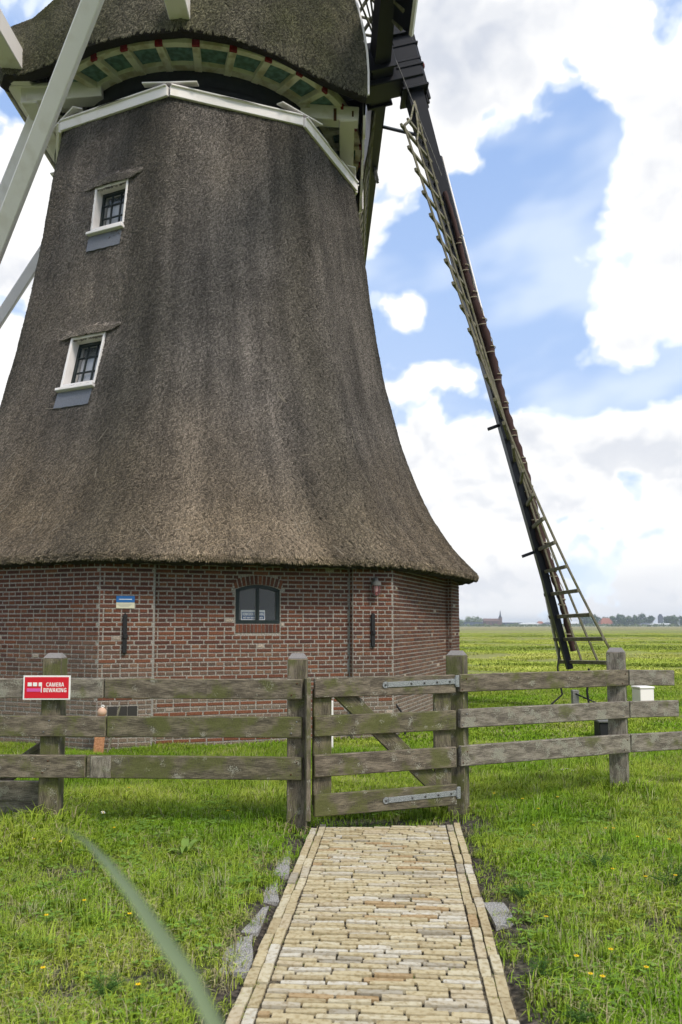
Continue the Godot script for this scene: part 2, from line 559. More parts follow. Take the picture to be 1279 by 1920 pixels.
func make_ground() -> void:
	gn1 = noise(201, 0.12, 4)
	gn2 = noise(202, 0.7, 4)
	gn3 = noise(203, 0.9, 3)
	var xs: Array[float] = []
	var x := 0.0
	var s := 0.11
	while x < 3400.0:
		xs.append(x)
		if x > 5.0: s *= 1.14
		x += s
	var all_x: Array[float] = []
	for i in range(xs.size() - 1, 0, -1): all_x.append(-xs[i])
	all_x.append_array(xs)
	var zs: Array[float] = []
	var z := 0.0
	s = 0.5
	while z < 400.0:
		zs.push_front(z)
		s *= 1.25
		z += s
	z = -0.25
	s = 0.11
	while z > -3600.0:
		zs.append(z)
		if z < -13.0: s *= 1.05
		z -= s
	var P := PackedVector3Array()
	var C := PackedColorArray()
	for zz in zs:
		for xx in all_x:
			P.append(Vector3(xx, ground_h(xx, zz), zz))
			var soil := Color(0.085, 0.068, 0.052).lerp(Color(0.14, 0.12, 0.10), clampf(gn3.get_noise_2d(xx * 3.0, zz * 3.0) + 0.4, 0, 1))
			var f := field_col(xx, zz)
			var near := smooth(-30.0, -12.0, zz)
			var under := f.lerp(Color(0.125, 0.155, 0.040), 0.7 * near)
			C.append(under.lerp(soil, bare(xx, zz) if zz > -9.0 else 0.0))
	var b := MB.new()
	b.grid(P, all_x.size(), zs.size(), C, Vector3(0, -5000, -500))
	tag(build("ground", b, M.soil, self), "", "", "", "structure")

# ---------------------------------------------------------------- path
func worn_brick(s: int) -> MB:      # unit brick, top at y = 0.5, its edges worn round
	var r := RandomNumberGenerator.new()
	r.seed = s
	var b := MB.new()
	var top: Array[Vector3] = []
	var mid: Array[Vector3] = []
	var bot: Array[Vector3] = []
	var n := 12
	for k in n:
		var t := k / 3
		var u := (k % 3) / 3.0
		var cs: Array[Vector2] = [Vector2(-0.5, -0.5), Vector2(0.5, -0.5), Vector2(0.5, 0.5), Vector2(-0.5, 0.5)]
		var p := cs[t].lerp(cs[(t + 1) % 4], u)
		if k % 3 == 0: p *= Vector2(r.randf_range(0.97, 0.995), r.randf_range(0.88, 0.97))
		p.y *= r.randf_range(0.90, 1.0); p.x *= r.randf_range(0.975, 1.0)
		mid.append(Vector3(p.x, 0.465, p.y)); bot.append(Vector3(p.x, -0.5, p.y))
		top.append(Vector3(p.x * 0.988, 0.5 + r.randf_range(-0.02, 0.02), p.y * 0.958))
	for k in n:
		var j := (k + 1) % n
		var o := mid[k] + mid[j]
		b.quad(bot[k], bot[j], mid[j], mid[k], Vector3(o.x, 0, o.z))
		b.quad(mid[k], mid[j], top[j], top[k], Vector3(o.x, 1.0, o.z))
		b.tri(top[k], top[j], Vector3(0, 0.5, 0), Vector3.UP)
	return b

func make_path() -> void:
	var side := Vector3(0.9973, 0, 0.073)
	var p := MB.new()
	p.col = Color(0.17, 0.145, 0.095)
	var hw := 0.555
	var e0 := PMID - PDIR * 1.3
	var e1 := PMID + PDIR * 2.95
	p.quad(e0 - side * hw + Vector3(0, -0.001, 0), e0 + side * hw + Vector3(0, -0.001, 0), e1 + side * hw + Vector3(0, -0.001, 0), e1 - side * hw + Vector3(0, -0.001, 0), Vector3.UP)
	var path := build("path", p, M.soil, self)
	tag(path, "", "", "", "structure")
	var shapes: Array[MB] = []
	for k in 5: shapes.append(worn_brick(900 + k))
	var tones: Array[Color] = [Color(0.465, 0.405, 0.26), Color(0.425, 0.365, 0.23), Color(0.50, 0.455, 0.325), Color(0.44, 0.40, 0.31), Color(0.37, 0.31, 0.19), Color(0.52, 0.495, 0.42), Color(0.34, 0.31, 0.245), Color(0.455, 0.395, 0.275), Color(0.37, 0.27, 0.15)]
	var meshes := []
	for t in tones:
		var row := []
		var m: StandardMaterial3D = M.path_brick.duplicate()
		m.vertex_color_use_as_albedo = false
		m.albedo_color = t.linear_to_srgb()
		for s in shapes: row.append(s.mesh(m))
		meshes.append(row)
	var list := []
	var t := -1.25
	while t < 2.93:
		var rw := rng.randf_range(0.038, 0.045)
		# the far end is cut along the gate
		var u := -0.445 + rng.randf_range(-0.12, 0.0)
		var skew := rng.randf_range(-0.012, 0.012)
		while u < 0.43:
			var L := rng.randf_range(0.155, 0.20) if rng.randf() > 0.12 else rng.randf_range(0.09, 0.13)
			var a := maxf(u, -0.445)
			var bb := minf(u + L, 0.445)
			if 0.445 - bb < 0.05: bb = 0.445
			if bb - a > 0.045:
				list.append([t + rw * 0.5 + skew * u, (a + bb) * 0.5, bb - a - 0.008, rw - 0.0065, 0.0])
			u = bb + (0.0 if bb < 0.445 else 1.0)
		t += rw
	for c in 4:
		t = -1.25 + rng.randf_range(-0.1, 0.0)
		var u: float = [-0.526, -0.4735, 0.4735, 0.526][c]
		while t < 2.9:
			var L := rng.randf_range(0.17, 0.215)
			list.append([t + L * 0.5, u + rng.randf_range(-0.004, 0.004), L - 0.009, 0.049, 1.0])
			t += L
	var seen := []
	for q in list:
		var d: float = q[0] + 3.16
		var vis: float = (1.0 if q[0] > 0.02 else 0.0) / (d * d) * (1.0 + 0.6 * q[4])
		seen.append([vis, q])
	seen.sort_custom(func(a, b): return a[0] > b[0])
	var rest := MB.new()
	for i in seen.size():
		var q: Array = seen[i][1]
		var o: Vector3 = PMID + PDIR * q[0] + side * q[1]
		# slant of the far end
		o += PDIR * 0.13 * q[1] * smooth(1.6, 2.9, q[0])
		var along := side if q[4] == 0.0 else PDIR
		var across := PDIR if q[4] == 0.0 else -side
		var tilt := rng.randf_range(-0.025, 0.025)
		var bs := Basis(along, Vector3.UP, along.cross(Vector3.UP)).rotated(Vector3.UP, rng.randf_range(-0.018, 0.018)).rotated(along, rng.randf_range(-0.07, 0.07)).rotated(across, tilt)
		bs = bs * Basis.from_scale(Vector3(q[2], 0.06, q[3]))
		var hgt := -0.018 + rng.randf_range(-0.005, 0.005) + gn2.get_noise_2d(o.x * 1.5, o.z * 1.5) * 0.007
		var xf := Transform3D(bs, Vector3(o.x, hgt, o.z))
		var w := clampf(rng.randf() + gn2.get_noise_2d(o.x * 1.2 + 20.0, o.z * 1.2) * 0.22, 0.0, 1.0)
		var k := 0 if w < 0.2 else 1 if w < 0.36 else 2 if w < 0.55 else 3 if w < 0.68 else 4 if w < 0.74 else 5 if w < 0.86 else 6 if w < 0.91 else 7 if w < 0.98 else 8
		var sh := rng.randi() % 5
		if i < 300:
			part("brick", meshes[k][sh], path, xf)
		else:
			var s: MB = shapes[sh]
			var base := rest.v.size()
			for j in s.v.size():
				rest.v.append(xf * s.v[j]); rest.n.append((xf.basis.inverse().transposed() * s.n[j]).normalized()); rest.uv.append(s.uv[j]); rest.c.append(tones[k])
			for j in s.ix: rest.ix.append(base + j)
	tag(build("bricks", rest, M.path_brick, path), "", "", "", "stuff")
	# grey concrete slabs sunk along the edges
	for q in [[-0.40, -5.25, 0.11, 0.55, 0.05], [-0.44, -4.72, 0.13, 0.42, 0.1], [-0.475, -4.27, 0.12, 0.40, -0.05], [-0.50, -3.84, 0.15, 0.42, 0.12], [0.815, -4.35, 0.12, 0.36, 0.02]]:
		var b := MB.new()
		var n := 16
		var top: Array[Vector3] = []
		for k in n:
			var cs: Array[Vector2] = [Vector2(-1, -1), Vector2(1, -1), Vector2(1, 1), Vector2(-1, 1)]
			var pt := 4.0 * k / n
			var c2 := cs[int(pt) % 4].lerp(cs[(int(pt) + 1) % 4], fmod(pt, 1.0)) * rng.randf_range(0.88, 1.0)
			top.append(Vector3(c2.x * q[2] * 0.5, 0.012 + rng.randf_range(-0.003, 0.003), c2.y * q[3] * 0.5))
		for k in n:
			var j := (k + 1) % n
			b.tri(top[k], top[j], Vector3(0, 0.015, 0), Vector3.UP)
			b.quad(top[k], top[j], top[j] * Vector3(1.04, 0, 1.04) - Vector3(0, 0.08, 0), top[k] * Vector3(1.04, 0, 1.04) - Vector3(0, 0.08, 0), top[k])
		var o := part("concrete_slab", b.mesh(M.concrete), path)
		o.position = Vector3(q[0] + 0.02, -0.021, q[1])
		o.rotation.y = q[4]

# ---------------------------------------------------------------- the mill
const PROF := [[9.54, 2.75], [8.83, 2.87], [7.3, 3.06], [6.02, 3.29], [5.04, 3.53], [4.17, 3.81], [3.4, 4.18], [2.83, 4.56], [2.36, 5.0]]
var thn: FastNoiseLite
var thn2: FastNoiseLite

func prof(h: float) -> float:
	if h >= PROF[0][0]: return PROF[0][1]
	for i in PROF.size() - 1:
		if h >= PROF[i + 1][0]:
			var p0: Array = PROF[maxi(i - 1, 0)]
			var p1: Array = PROF[i]
			var p2: Array = PROF[i + 1]
			var p3: Array = PROF[mini(i + 2, PROF.size() - 1)]
			var t: float = (h - p1[0]) / (p2[0] - p1[0])
			var m1: float = (p2[1] - p0[1]) / (p2[0] - p0[0]) * (p2[0] - p1[0])
			var m2: float = (p3[1] - p1[1]) / (p3[0] - p1[0]) * (p2[0] - p1[0])
			return (2*t*t*t - 3*t*t + 1) * p1[1] + (t*t*t - 2*t*t + t) * m1 + (-2*t*t*t + 3*t*t) * p2[1] + (t*t*t - t*t) * m2
	return PROF[-1][1]

func tower_point(az: float, h: float) -> Vector3:
	var ph := PHI - 0.02 * smooth(6.0, 2.4, h)
	var R := prof(h)
	var ap := R * cos(PI / 8)
	var p := lerpf(26.0, 60.0, smooth(2.5, 8.0, h))
	var s := 0.0
	for k in 8:
		var d := cos(az - ph - PI / 8 - k * PI / 4)
		if d > 0.0: s += pow(d, p)
	var r := ap / pow(s, 1.0 / p)
	r = minf(r, R * 0.992)
	r += thn.get_noise_3d(sin(az) * r * 1.2, h * 0.8, cos(az) * r * 1.2) * 0.035
	if in_window(az, h, r, 0.03) : r -= 0.34
	return Vector3(CX + sin(az) * r, h, CZ + cos(az) * r)

const WINS := [[0.16, 7.42, 8.20, 0.64], [0.135, 4.86, 5.70, 0.64]]

func in_window(az: float, h: float, r: float, slack: float) -> bool:
	var da := wrapf(az - (PHI - PI / 8), -PI, PI)
	if absf(da) > 0.4: return false
	var u := r * sin(da)
	for q in WINS:
		if absf(u - q[0]) < q[3] * 0.5 - 0.03 + slack * 0.4 and h > q[1] + 0.03 and h < q[2] - 0.02: return true
	return false

func thatch_tone(p: Vector3, az: float) -> Color:
	var h := p.y
	var a := az * 3.0
	var streak := thn2.get_noise_2d(a * 2.6, h * 0.16)
	var blot := thn.get_noise_3d(p.x * 0.55, p.y * 0.45, p.z * 0.55)
	var blot2 := thn2.get_noise_3d(p.x * 2.0, p.y * 1.4, p.z * 2.0)
	var grey := Color(0.140, 0.124, 0.112)
	var brown := Color(0.150, 0.118, 0.082)
	var c := grey.lerp(brown, clampf(smooth(5.8, 2.6, h) * 0.75 + blot * 0.5, 0.0, 1.0))
	# uneven darker bands run down beside the corners
	for q in [[PHI - 0.10, 0.15, 0.52], [PHI + 0.70, 0.13, 0.55], [PHI + 1.62, 0.12, 0.35], [PHI - 0.85, 0.13, 0.4]]:
		var w: float = q[1] * (1.0 + 0.5 * thn2.get_noise_2d(h * 0.6, q[0] * 9.0))
		var dd: float = (az - q[0] - 0.07 * thn2.get_noise_2d(h * 0.5 + 30.0, q[0])) / w
		c = c.lerp(Color(0.050, 0.044, 0.030), q[2] * exp(-dd * dd))
	var k := 1.62 * (1.0 + streak * 0.50 + blot * 0.32 + blot2 * 0.30)
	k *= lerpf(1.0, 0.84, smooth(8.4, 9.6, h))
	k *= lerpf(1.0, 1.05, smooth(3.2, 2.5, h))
	return Color(c.r * k, c.g * k, c.b * k)

func reed_mesh() -> ArrayMesh:
	var b := MB.new()
	var r := RandomNumberGenerator.new()
	r.seed = 4
	for k in 6:
		var o := Vector3(r.randf_range(-0.035, 0.035), r.randf_range(-0.035, 0.035), r.randf_range(-0.005, 0.005))
		var tip := o + Vector3(r.randf_range(-0.014, 0.014), r.randf_range(0.03, 0.055), r.randf_range(0.0, 0.014))
		var g: float = [0.35, 0.55, 0.8, 1.05, 1.5, 2.1][k]
		b.col = Color(g, g, g * 0.97)
		b.bar(o - Vector3(0, 0.03, 0.014), tip, 0.0095, 0.0095, Vector3.RIGHT, 0.0, 0.0075, 0.0075)
	return b.mesh(M.reed)

func scatter_reeds(called: String, spots: Array, parent: Node, mesh: Mesh) -> void:
	var mm := MultiMesh.new()
	mm.transform_format = MultiMesh.TRANSFORM_3D
	mm.use_colors = true
	mm.mesh = mesh
	mm.instance_count = spots.size()
	for i in spots.size():
		mm.set_instance_transform(i, spots[i][0]); mm.set_instance_color(i, spots[i][1])
	var o := MultiMeshInstance3D.new()
	o.name = called if parent != self else numbered(called)
	o.multimesh = mm
	parent.add_child(o, true)
	o.set_meta("kind", "stuff")

func surface_basis(nrm: Vector3, down: Vector3) -> Basis:
	var y := (down - nrm * down.dot(nrm)).normalized()
	var x := y.cross(nrm).normalized()
	return Basis(x, y, nrm)

# ---- brickwork
var bricks := []      # [transform, colour, size in view]

func lay_bricks(o: Vector3, dir: Vector3, nrm: Vector3, u0: float, u1: float, h0: float, h1: float, holes: Array, shift: float, importance: float, tone := 1.0) -> void:
	var course := 0.0548
	var row := int(floor(h0 / course))
	var h := row * course
	while h < h1:
		var header := row % 2 == 0
		var step := 0.103 if header else 0.206
		var u := floorf((u0 - shift) / step) * step + shift + (0.0515 if header else 0.0) + (0.05 if row % 4 == 1 else 0.0)
		u -= step
		while u < u1:
			var a := maxf(u, u0)
			var e := minf(u + step, u1)
			u += step
			var parts := [[a, e]]
			for q in holes:
				if h + course * 0.5 > q[2] and h + course * 0.5 < q[3]:
					var np := []
					for s in parts:
						if s[1] <= q[0] or s[0] >= q[1]: np.append(s)
						else:
							if s[0] < q[0]: np.append([s[0], q[0]])
							if s[1] > q[1]: np.append([q[1], s[1]])
					parts = np
			for s in parts:
				var L: float = s[1] - s[0] - 0.0160
				if L < 0.02: continue
				add_brick(o, dir, nrm, (s[0] + s[1]) * 0.5 + rng.randf_range(-0.0015, 0.0015), h + course * 0.5 + rng.randf_range(-0.0015, 0.0015), L + rng.randf_range(-0.003, 0.002), 0.0380 + rng.randf_range(-0.003, 0.003), importance, tone)
		row += 1
		h += course

func add_brick(o: Vector3, dir: Vector3, nrm: Vector3, u: float, h: float, L: float, H: float, importance: float, tone := 1.0, turn := 0.0) -> void:
	var p := o + dir * u + Vector3(0, h, 0) + nrm * rng.randf_range(-0.0015, 0.002)
	var bs := Basis(dir, Vector3.UP, nrm)
	if turn != 0.0: bs = bs.rotated(nrm, turn)
	bs = bs.rotated(nrm, rng.randf_range(-0.008, 0.008))
	bs = bs * Basis.from_scale(Vector3(L, H, 0.013))
	var w := rng.randf()
	var c := Color(0.125, 0.042, 0.027)
	if w < 0.22: c = Color(0.10, 0.036, 0.027)
	elif w < 0.40: c = Color(0.160, 0.056, 0.033)
	elif w < 0.52: c = Color(0.088, 0.036, 0.031)
	elif w < 0.58: c = Color(0.175, 0.070, 0.038)
	# salts and lime bleach the foot of the wall
	var ph := thn.get_noise_3d(p.x * 1.3, h * 1.3, p.z * 1.3)
	var bl := clampf(smooth(1.55, 0.75, h + ph * 0.5) * 0.38 + smooth(0.75, 0.45, h + ph * 0.3) * 0.4 + rng.randf_range(-0.08, 0.08), 0.0, 0.9)
	c = c.lerp(Color(0.24, 0.195, 0.17), bl * 0.85)
	if rng.randf() < 0.012: c = Color(0.42, 0.33, 0.30)
	var g := rng.randf_range(0.85, 1.15) * tone * 1.3
	bricks.append([Transform3D(bs, p), Color(c.r * g * 1.16, c.g * g * 1.20, c.b * g * 1.08), importance * L * H * (1.0 + 0.001 * rng.randf())])

func unit_brick() -> MB:
	var b := MB.new()
	var q := Vector3(0.5, 0.5, 0.5)
	var ix := 0.47
	var iy := 0.43
	var f: Array[Vector3] = [Vector3(-ix, -iy, 0.5), Vector3(ix, -iy, 0.5), Vector3(ix, iy, 0.5), Vector3(-ix, iy, 0.5)]
	var m: Array[Vector3] = [Vector3(-0.5, -0.5, 0.3), Vector3(0.5, -0.5, 0.3), Vector3(0.5, 0.5, 0.3), Vector3(-0.5, 0.5, 0.3)]
	b.quad(f[0], f[1], f[2], f[3], Vector3.BACK)
	for k in 4:
		var j := (k + 1) % 4
		b.quad(f[k], f[j], m[j], m[k], m[k] + m[j])
		b.quad(m[k], m[j], Vector3(m[j].x, m[j].y, -0.5), Vector3(m[k].x, m[k].y, -0.5), Vector3(m[k].x + m[j].x, m[k].y + m[j].y, 0))
	return b

func make_wall(mill: Node3D) -> void:
	var K: Array[Vector3] = [Vector3(-2.88, 0, -9.55), Vector3(0.70, 0, -10.75), Vector3(1.98, 0, -14.3), Vector3(0.70, 0, -17.7), Vector3(-2.5, 0, -18.9), Vector3(-5.95, 0, -17.6), Vector3(-7.2, 0, -14.3), Vector3(-6.15, 0, -10.95)]
	var top := 2.42
	var mortar := MB.new()
	var mid := Vector3(CX, 1.0, CZ)
	var ab := (K[1] - K[0]).normalized()
	var abn := Vector3(-ab.z, 0, ab.x)
	if abn.z < 0: abn = -abn
	var L := K[0].distance_to(K[1])
	var up := Vector3(0, 1, 0)
	var s1 := 0.645
	var s2 := 3.20
	var rec := 0.105
	var o2 := K[0] - abn * rec
	# opening of the window in the front panel
	var wu0 := 1.66
	var wu1 := 2.24
	var wh0 := 1.515
	var wh1 := 1.955
	var rise := 0.062
	var mo := 0.0003
	var rows := [[0.0, s1, K[0]], [s2, L, K[0]]]
	for q in rows:
		var o: Vector3 = q[2] + abn * mo
		mortar.quad(o + ab * q[0], o + ab * q[1], o + ab * q[1] + up * top, o + ab * q[0] + up * top, abn)
	var om := o2 + abn * mo
	for r in [[s1 - 0.05, wu0, 0.0, top], [wu1, s2 + 0.05, 0.0, top], [wu0, wu1, 0.0, wh0], [wu0, wu1, wh1 + rise, top]]:
		mortar.quad(om + ab * r[0] + up * r[2], om + ab * r[1] + up * r[2], om + ab * r[1] + up * r[3], om + ab * r[0] + up * r[3], abn)
	# arch spandrels
	for k in 8:
		var ua := lerpf(wu0, wu1, k / 8.0)
		var ub := lerpf(wu0, wu1, (k + 1) / 8.0)
		var ya := wh1 + rise * (1.0 - pow(2.0 * (ua - wu0) / (wu1 - wu0) - 1.0, 2.0))
		var yb := wh1 + rise * (1.0 - pow(2.0 * (ub - wu0) / (wu1 - wu0) - 1.0, 2.0))
		mortar.quad(om + ab * ua + up * ya, om + ab * ub + up * yb, om + ab * ub + up * (wh1 + rise), om + ab * ua + up * (wh1 + rise), abn)
		mortar.quad(om + ab * ua + up * ya, om + ab * ub + up * yb, om + ab * ub + up * yb - abn * 0.14, om + ab * ua + up * ya - abn * 0.14, -up)
	for q in [[wu0, 1.0], [wu1, -1.0]]:
		mortar.quad(om + ab * q[0] + up * wh0, om + ab * q[0] + up * wh1, om + ab * q[0] + up * wh1 - abn * 0.14, om + ab * q[0] + up * wh0 - abn * 0.14, ab * q[1])
	mortar.quad(om + ab * wu0 + up * wh0, om + ab * wu1 + up * wh0, om + ab * wu1 + up * wh0 - abn * 0.14, om + ab * wu0 + up * wh0 - abn * 0.14, up)
	# the pilaster's side, towards the panel
	mortar.quad(K[0] + ab * (s2 - 0.002), K[0] + ab * (s2 - 0.002) - abn * (rec + 0.03), K[0] + ab * (s2 - 0.002) - abn * (rec + 0.03) + up * top, K[0] + ab * (s2 - 0.002) + up * top, -ab)
	mortar.quad(K[0] + ab * (s1 - 0.0), K[0] + ab * s1 - abn * (rec + 0.03), K[0] + ab * s1 - abn * (rec + 0.03) + up * top, K[0] + ab * s1 + up * top, ab)
	for k in range(1, 8):
		var a := K[k]
		var b := K[(k + 1) % 8]
		var d := (b - a).normalized()
		var nn := Vector3(-d.z, 0, d.x)
		if nn.dot(a - mid) < 0: nn = -nn
		mortar.quad(a + nn * mo, b + nn * mo, b + nn * mo + up * top, a + nn * mo + up * top, nn)
		var ll := a.distance_to(b)
		var imp := 1.0 / pow(((a + b) * 0.5).length(), 2.0)
		var facing := maxf(0.0, nn.dot(-((a + b) * 0.5).normalized()))
		if k == 1:
			# right-hand face, with a pilaster at its far end
			lay_bricks(a, d, nn, 0.0, ll - 0.52, 0.0, 2.38, [], 0.05, imp * facing)
			var oc := a + nn * 0.105
			mortar.quad(oc + d * (ll - 0.519), oc + d * (ll - 0.519) - nn * 0.12, oc + d * (ll - 0.519) - nn * 0.12 + up * top, oc + d * (ll - 0.519) + up * top, -d)
			lay_bricks(oc + d * (ll - 0.52) - nn * 0.105, nn, -d, 0.0, 0.105, 0.0, 2.38, [], 0.0, 0.0, 1.1)
			mortar.quad(oc + d * (ll - 0.51) + nn * mo, oc + d * (ll + 0.105) + nn * mo, oc + d * (ll + 0.105) + nn * mo + up * top, oc + d * (ll - 0.51) + nn * mo + up * top, nn)
			lay_bricks(oc, d, nn, ll - 0.52, ll + 0.105, 0.0, 2.38, [], 0.0, 0.0)
		else:
			lay_bricks(a, d, nn, 0.0, ll, 0.0, 2.38, [], 0.02, imp * facing)
	# front face
	var i0 := 1.0 / 100.0
	lay_bricks(K[0], ab, abn, 0.0, s1 - 0.012, 0.0, 2.38, [[0.12, 0.47, 0.30, 0.545]], 0.0, i0)
	lay_bricks(K[0], ab, abn, s2, L, 0.0, 2.38, [], 0.0, i0)
	lay_bricks(K[0] + ab * s2 - abn * rec, abn, -ab, 0.0, rec, 0.0, 2.38, [], 0.0, 0.2 * i0, 1.1)
	var aw := 0.115
	var holes := [[wu0 - 0.004, wu1 + 0.004, wh0 - 0.118, wh1 + rise * 0.45]]
	for k in 5:      # room for the arch, course by course
		holes.append([wu0 - 0.05 + 0.022 * k, wu1 + 0.05 - 0.022 * k, wh1 - 0.01 + 0.034 * k, wh1 + 0.026 + 0.034 * k])
	lay_bricks(o2, ab, abn, s1 + 0.012, s2 - 0.012, 0.0, 2.38, holes, 0.03, i0 * 1.2)
	# arch and sill of bricks on end
	var n := 12
	for k in n:
		var t := (k + 0.5) / n
		var u := lerpf(wu0 - 0.02, wu1 + 0.02, t)
		var tt := 2.0 * t - 1.0
		var y := wh1 + rise * (1.0 - tt * tt) + 0.058
		add_brick(o2, ab, abn, u + tt * 0.012, y, 0.040, 0.112, i0 * 4.0, 1.15, -tt * 0.30)
	for k in 12:
		add_brick(o2 + abn * 0.004, ab, abn, lerpf(wu0, wu1, (k + 0.5) / 12.0), wh0 - 0.059, 0.040, 0.106, i0 * 4.0, 1.15)
	var wall := build("brick_wall", mortar, M.mortar, mill)
	bricks.sort_custom(func(a, b): return a[2] > b[2])
	var ub := unit_brick()
	var tones := []
	for k in 24:
		var m: StandardMaterial3D = M.brick_any.duplicate()
		m.vertex_color_use_as_albedo = false
		tones.append([m, null, ub.mesh(m)])
	var rest := MB.new()
	for i in bricks.size():
		var c: Color = bricks[i][1]
		var xf: Transform3D = bricks[i][0]
		if i < 300:
			var slot := i % 24
			if tones[slot][1] == null:
				tones[slot][1] = c
				tones[slot][0].albedo_color = c.linear_to_srgb()
			# the shared tone nearest to this brick's
			var best := 0
			var bd := 9.0
			for k in 24:
				if tones[k][1] == null: continue
				var e: Color = tones[k][1]
				var dd := absf(e.r - c.r) + absf(e.g - c.g) + absf(e.b - c.b)
				if dd < bd: bd = dd; best = k
			part("brick", tones[best][2], wall, xf)
		else:
			var base := rest.v.size()
			var nb := xf.basis.inverse().transposed()
			for j in ub.v.size():
				rest.v.append(xf * ub.v[j]); rest.n.append((nb * ub.n[j]).normalized()); rest.uv.append(ub.uv[j]); rest.c.append(c)
			for j in ub.ix: rest.ix.append(base + j)
	tag(build("bricks", rest, M.brick_any, wall), "", "", "", "stuff")
	# lime and old sealant along the joint beside the pilaster
	var pl := MB.new()
	for k in 46:
		var hh := 0.15 + rng.randf() * 1.15
		var r := rng.randf_range(0.012, 0.036) * lerpf(1.5, 0.7, hh / 1.3)
		var c := o2 + ab * (s2 - 0.02 - absf(rng.randfn(0.0, 0.045))) + up * hh + abn * 0.004
		for j in 7:
			var a1 := TAU * j / 7
			var a2 := TAU * (j + 1) / 7
			var r1 := r * (0.7 + 0.5 * absf(sin(j * 2.3 + k)))
			var r2 := r * (0.7 + 0.5 * absf(sin(((j + 1) % 7) * 2.3 + k)))
			pl.tri(c + abn * 0.005, c + ab * cos(a1) * r1 + up * sin(a1) * r1 * 1.5, c + ab * cos(a2) * r2 + up * sin(a2) * r2 * 1.5, abn)
	pl.box(Vector3(0.014, 2.3, 0.012), Transform3D(Basis(ab, up, abn), o2 + ab * (s2 - 0.008) + up * 1.2))
	pl.box(Vector3(0.011, 2.3, 0.010), Transform3D(Basis(ab, up, abn), K[0] + ab * (s1 - 0.006) + up * 1.2 - abn * 0.003))
	build("plaster_patch", pl, M.plaster, wall)
	# window: frame, two casements, panes, dark room behind
	var win := MB.new()
	var fw := 0.05
	var wo := o2 - abn * 0.045
	var bs := Basis(ab, up, abn)
	for r in [[wu0 + fw * 0.5, (wh0 + wh1) * 0.5, fw, wh1 - wh0], [wu1 - fw * 0.5, (wh0 + wh1) * 0.5, fw, wh1 - wh0]]:
		win.box(Vector3(r[2], r[3], 0.06), Transform3D(bs, wo + ab * r[0] + up * r[1]), 0.005)
	win.box(Vector3(wu1 - wu0, fw, 0.075), Transform3D(bs, wo + ab * (wu0 + wu1) * 0.5 + up * (wh0 + fw * 0.5)), 0.005)
	for k in 8:
		var pts: Array[Vector3] = []
		for e in 2:
			var t := (k + e) / 8.0
			var y := wh1 + rise * (1.0 - pow(2.0 * t - 1.0, 2.0))
			pts.append(wo + ab * lerpf(wu0, wu1, t) + up * (y - 0.022))
		win.bar(pts[0], pts[1], 0.06, 0.046, abn)
	var w := build("window", win, M.green_black, mill)
	var mun := MB.new()
	mun.box(Vector3(0.034, wh1 + rise - wh0 - 0.06, 0.05), Transform3D(bs, wo + ab * (wu0 + wu1) * 0.5 + up * ((wh0 + wh1 + rise) * 0.5) + abn * 0.004), 0.004)
	build("muntin", mun, M.green_black, w)
	for e in 2:
		var bead := MB.new()
		var ua := lerpf(wu0 + fw, (wu0 + wu1) * 0.5 + 0.017, e)
		var ub2 := lerpf((wu0 + wu1) * 0.5 - 0.017, wu1 - fw, e)
		var pane := MB.new()
		var po := wo + abn * 0.006
		for k in 4:
			var xa := lerpf(ua, ub2, k / 4.0)
			var xb := lerpf(ua, ub2, (k + 1) / 4.0)
			var ya := wh1 + rise * (1.0 - pow(2.0 * (xa - wu0) / (wu1 - wu0) - 1.0, 2.0)) - 0.03
			var yb := wh1 + rise * (1.0 - pow(2.0 * (xb - wu0) / (wu1 - wu0) - 1.0, 2.0)) - 0.03
			pane.quad(po + ab * xa + up * (wh0 + fw), po + ab * xb + up * (wh0 + fw), po + ab * xb + up * yb, po + ab * xa + up * ya, abn)
		build("pane", pane, M.glass, w)
		bead.bar(po + ab * (ua + 0.005) + up * (wh0 + fw), po + ab * (ua + 0.005) + up * (wh1 + 0.0), 0.008, 0.014, ab)
		bead.bar(po + ab * (ub2 - 0.005) + up * (wh0 + fw), po + ab * (ub2 - 0.005) + up * (wh1 + 0.0), 0.008, 0.014, ab)
		build("glazing_bead", bead, M.lamp_metal, w)
	var room := MB.new()
	var ro := o2 - abn * 0.15
	var a0 := ro + ab * (wu0 - 0.5) + up * (wh0 - 0.6)
	var bx := ab * (wu1 - wu0 + 1.0)
	var by := up * 1.35
	var bz := -abn * 1.4
	room.quad(a0 + bz, a0 + bx + bz, a0 + bx + by + bz, a0 + by + bz, abn)
	room.quad(a0, a0 + bz, a0 + by + bz, a0 + by, ab)
	room.quad(a0 + bx, a0 + bx + bz, a0 + bx + by + bz, a0 + bx + by, -ab)
	room.quad(a0, a0 + bx, a0 + bx + bz, a0 + bz, up)
	room.quad(a0 + by, a0 + bx + by, a0 + bx + by + bz, a0 + by + bz, -up)
	build("room", room, M.interior, w)
	# iron wall anchors
	for q in [[0.30, 1.395, K[0], 0.46], [3.475, 1.43, K[0], 0.43]]:
		var an := MB.new()
		var c: Vector3 = q[2] + ab * q[0] + up * q[1] + abn * 0.024
		an.bar(c - up * q[3] * 0.5, c + up * q[3] * 0.5, 0.050, 0.036, ab, 0.004)
		an.bar(c - abn * 0.01 - up * 0.03, c + abn * 0.028 - up * 0.03 + ab * 0.014, 0.05, 0.05, up, 0.004)
		an.tube(PackedVector3Array([c + up * q[3] * 0.5, c + up * (q[3] * 0.5 + 0.018)]), PackedFloat32Array([0.015, 0.006]), 6)
		an.tube(PackedVector3Array([c - up * q[3] * 0.5, c - up * (q[3] * 0.5 + 0.018)]), PackedFloat32Array([0.015, 0.006]), 6)
		build("wall_anchor", an, M.iron, mill)
	# low dark hatch in the left pilaster
	var ha := MB.new()
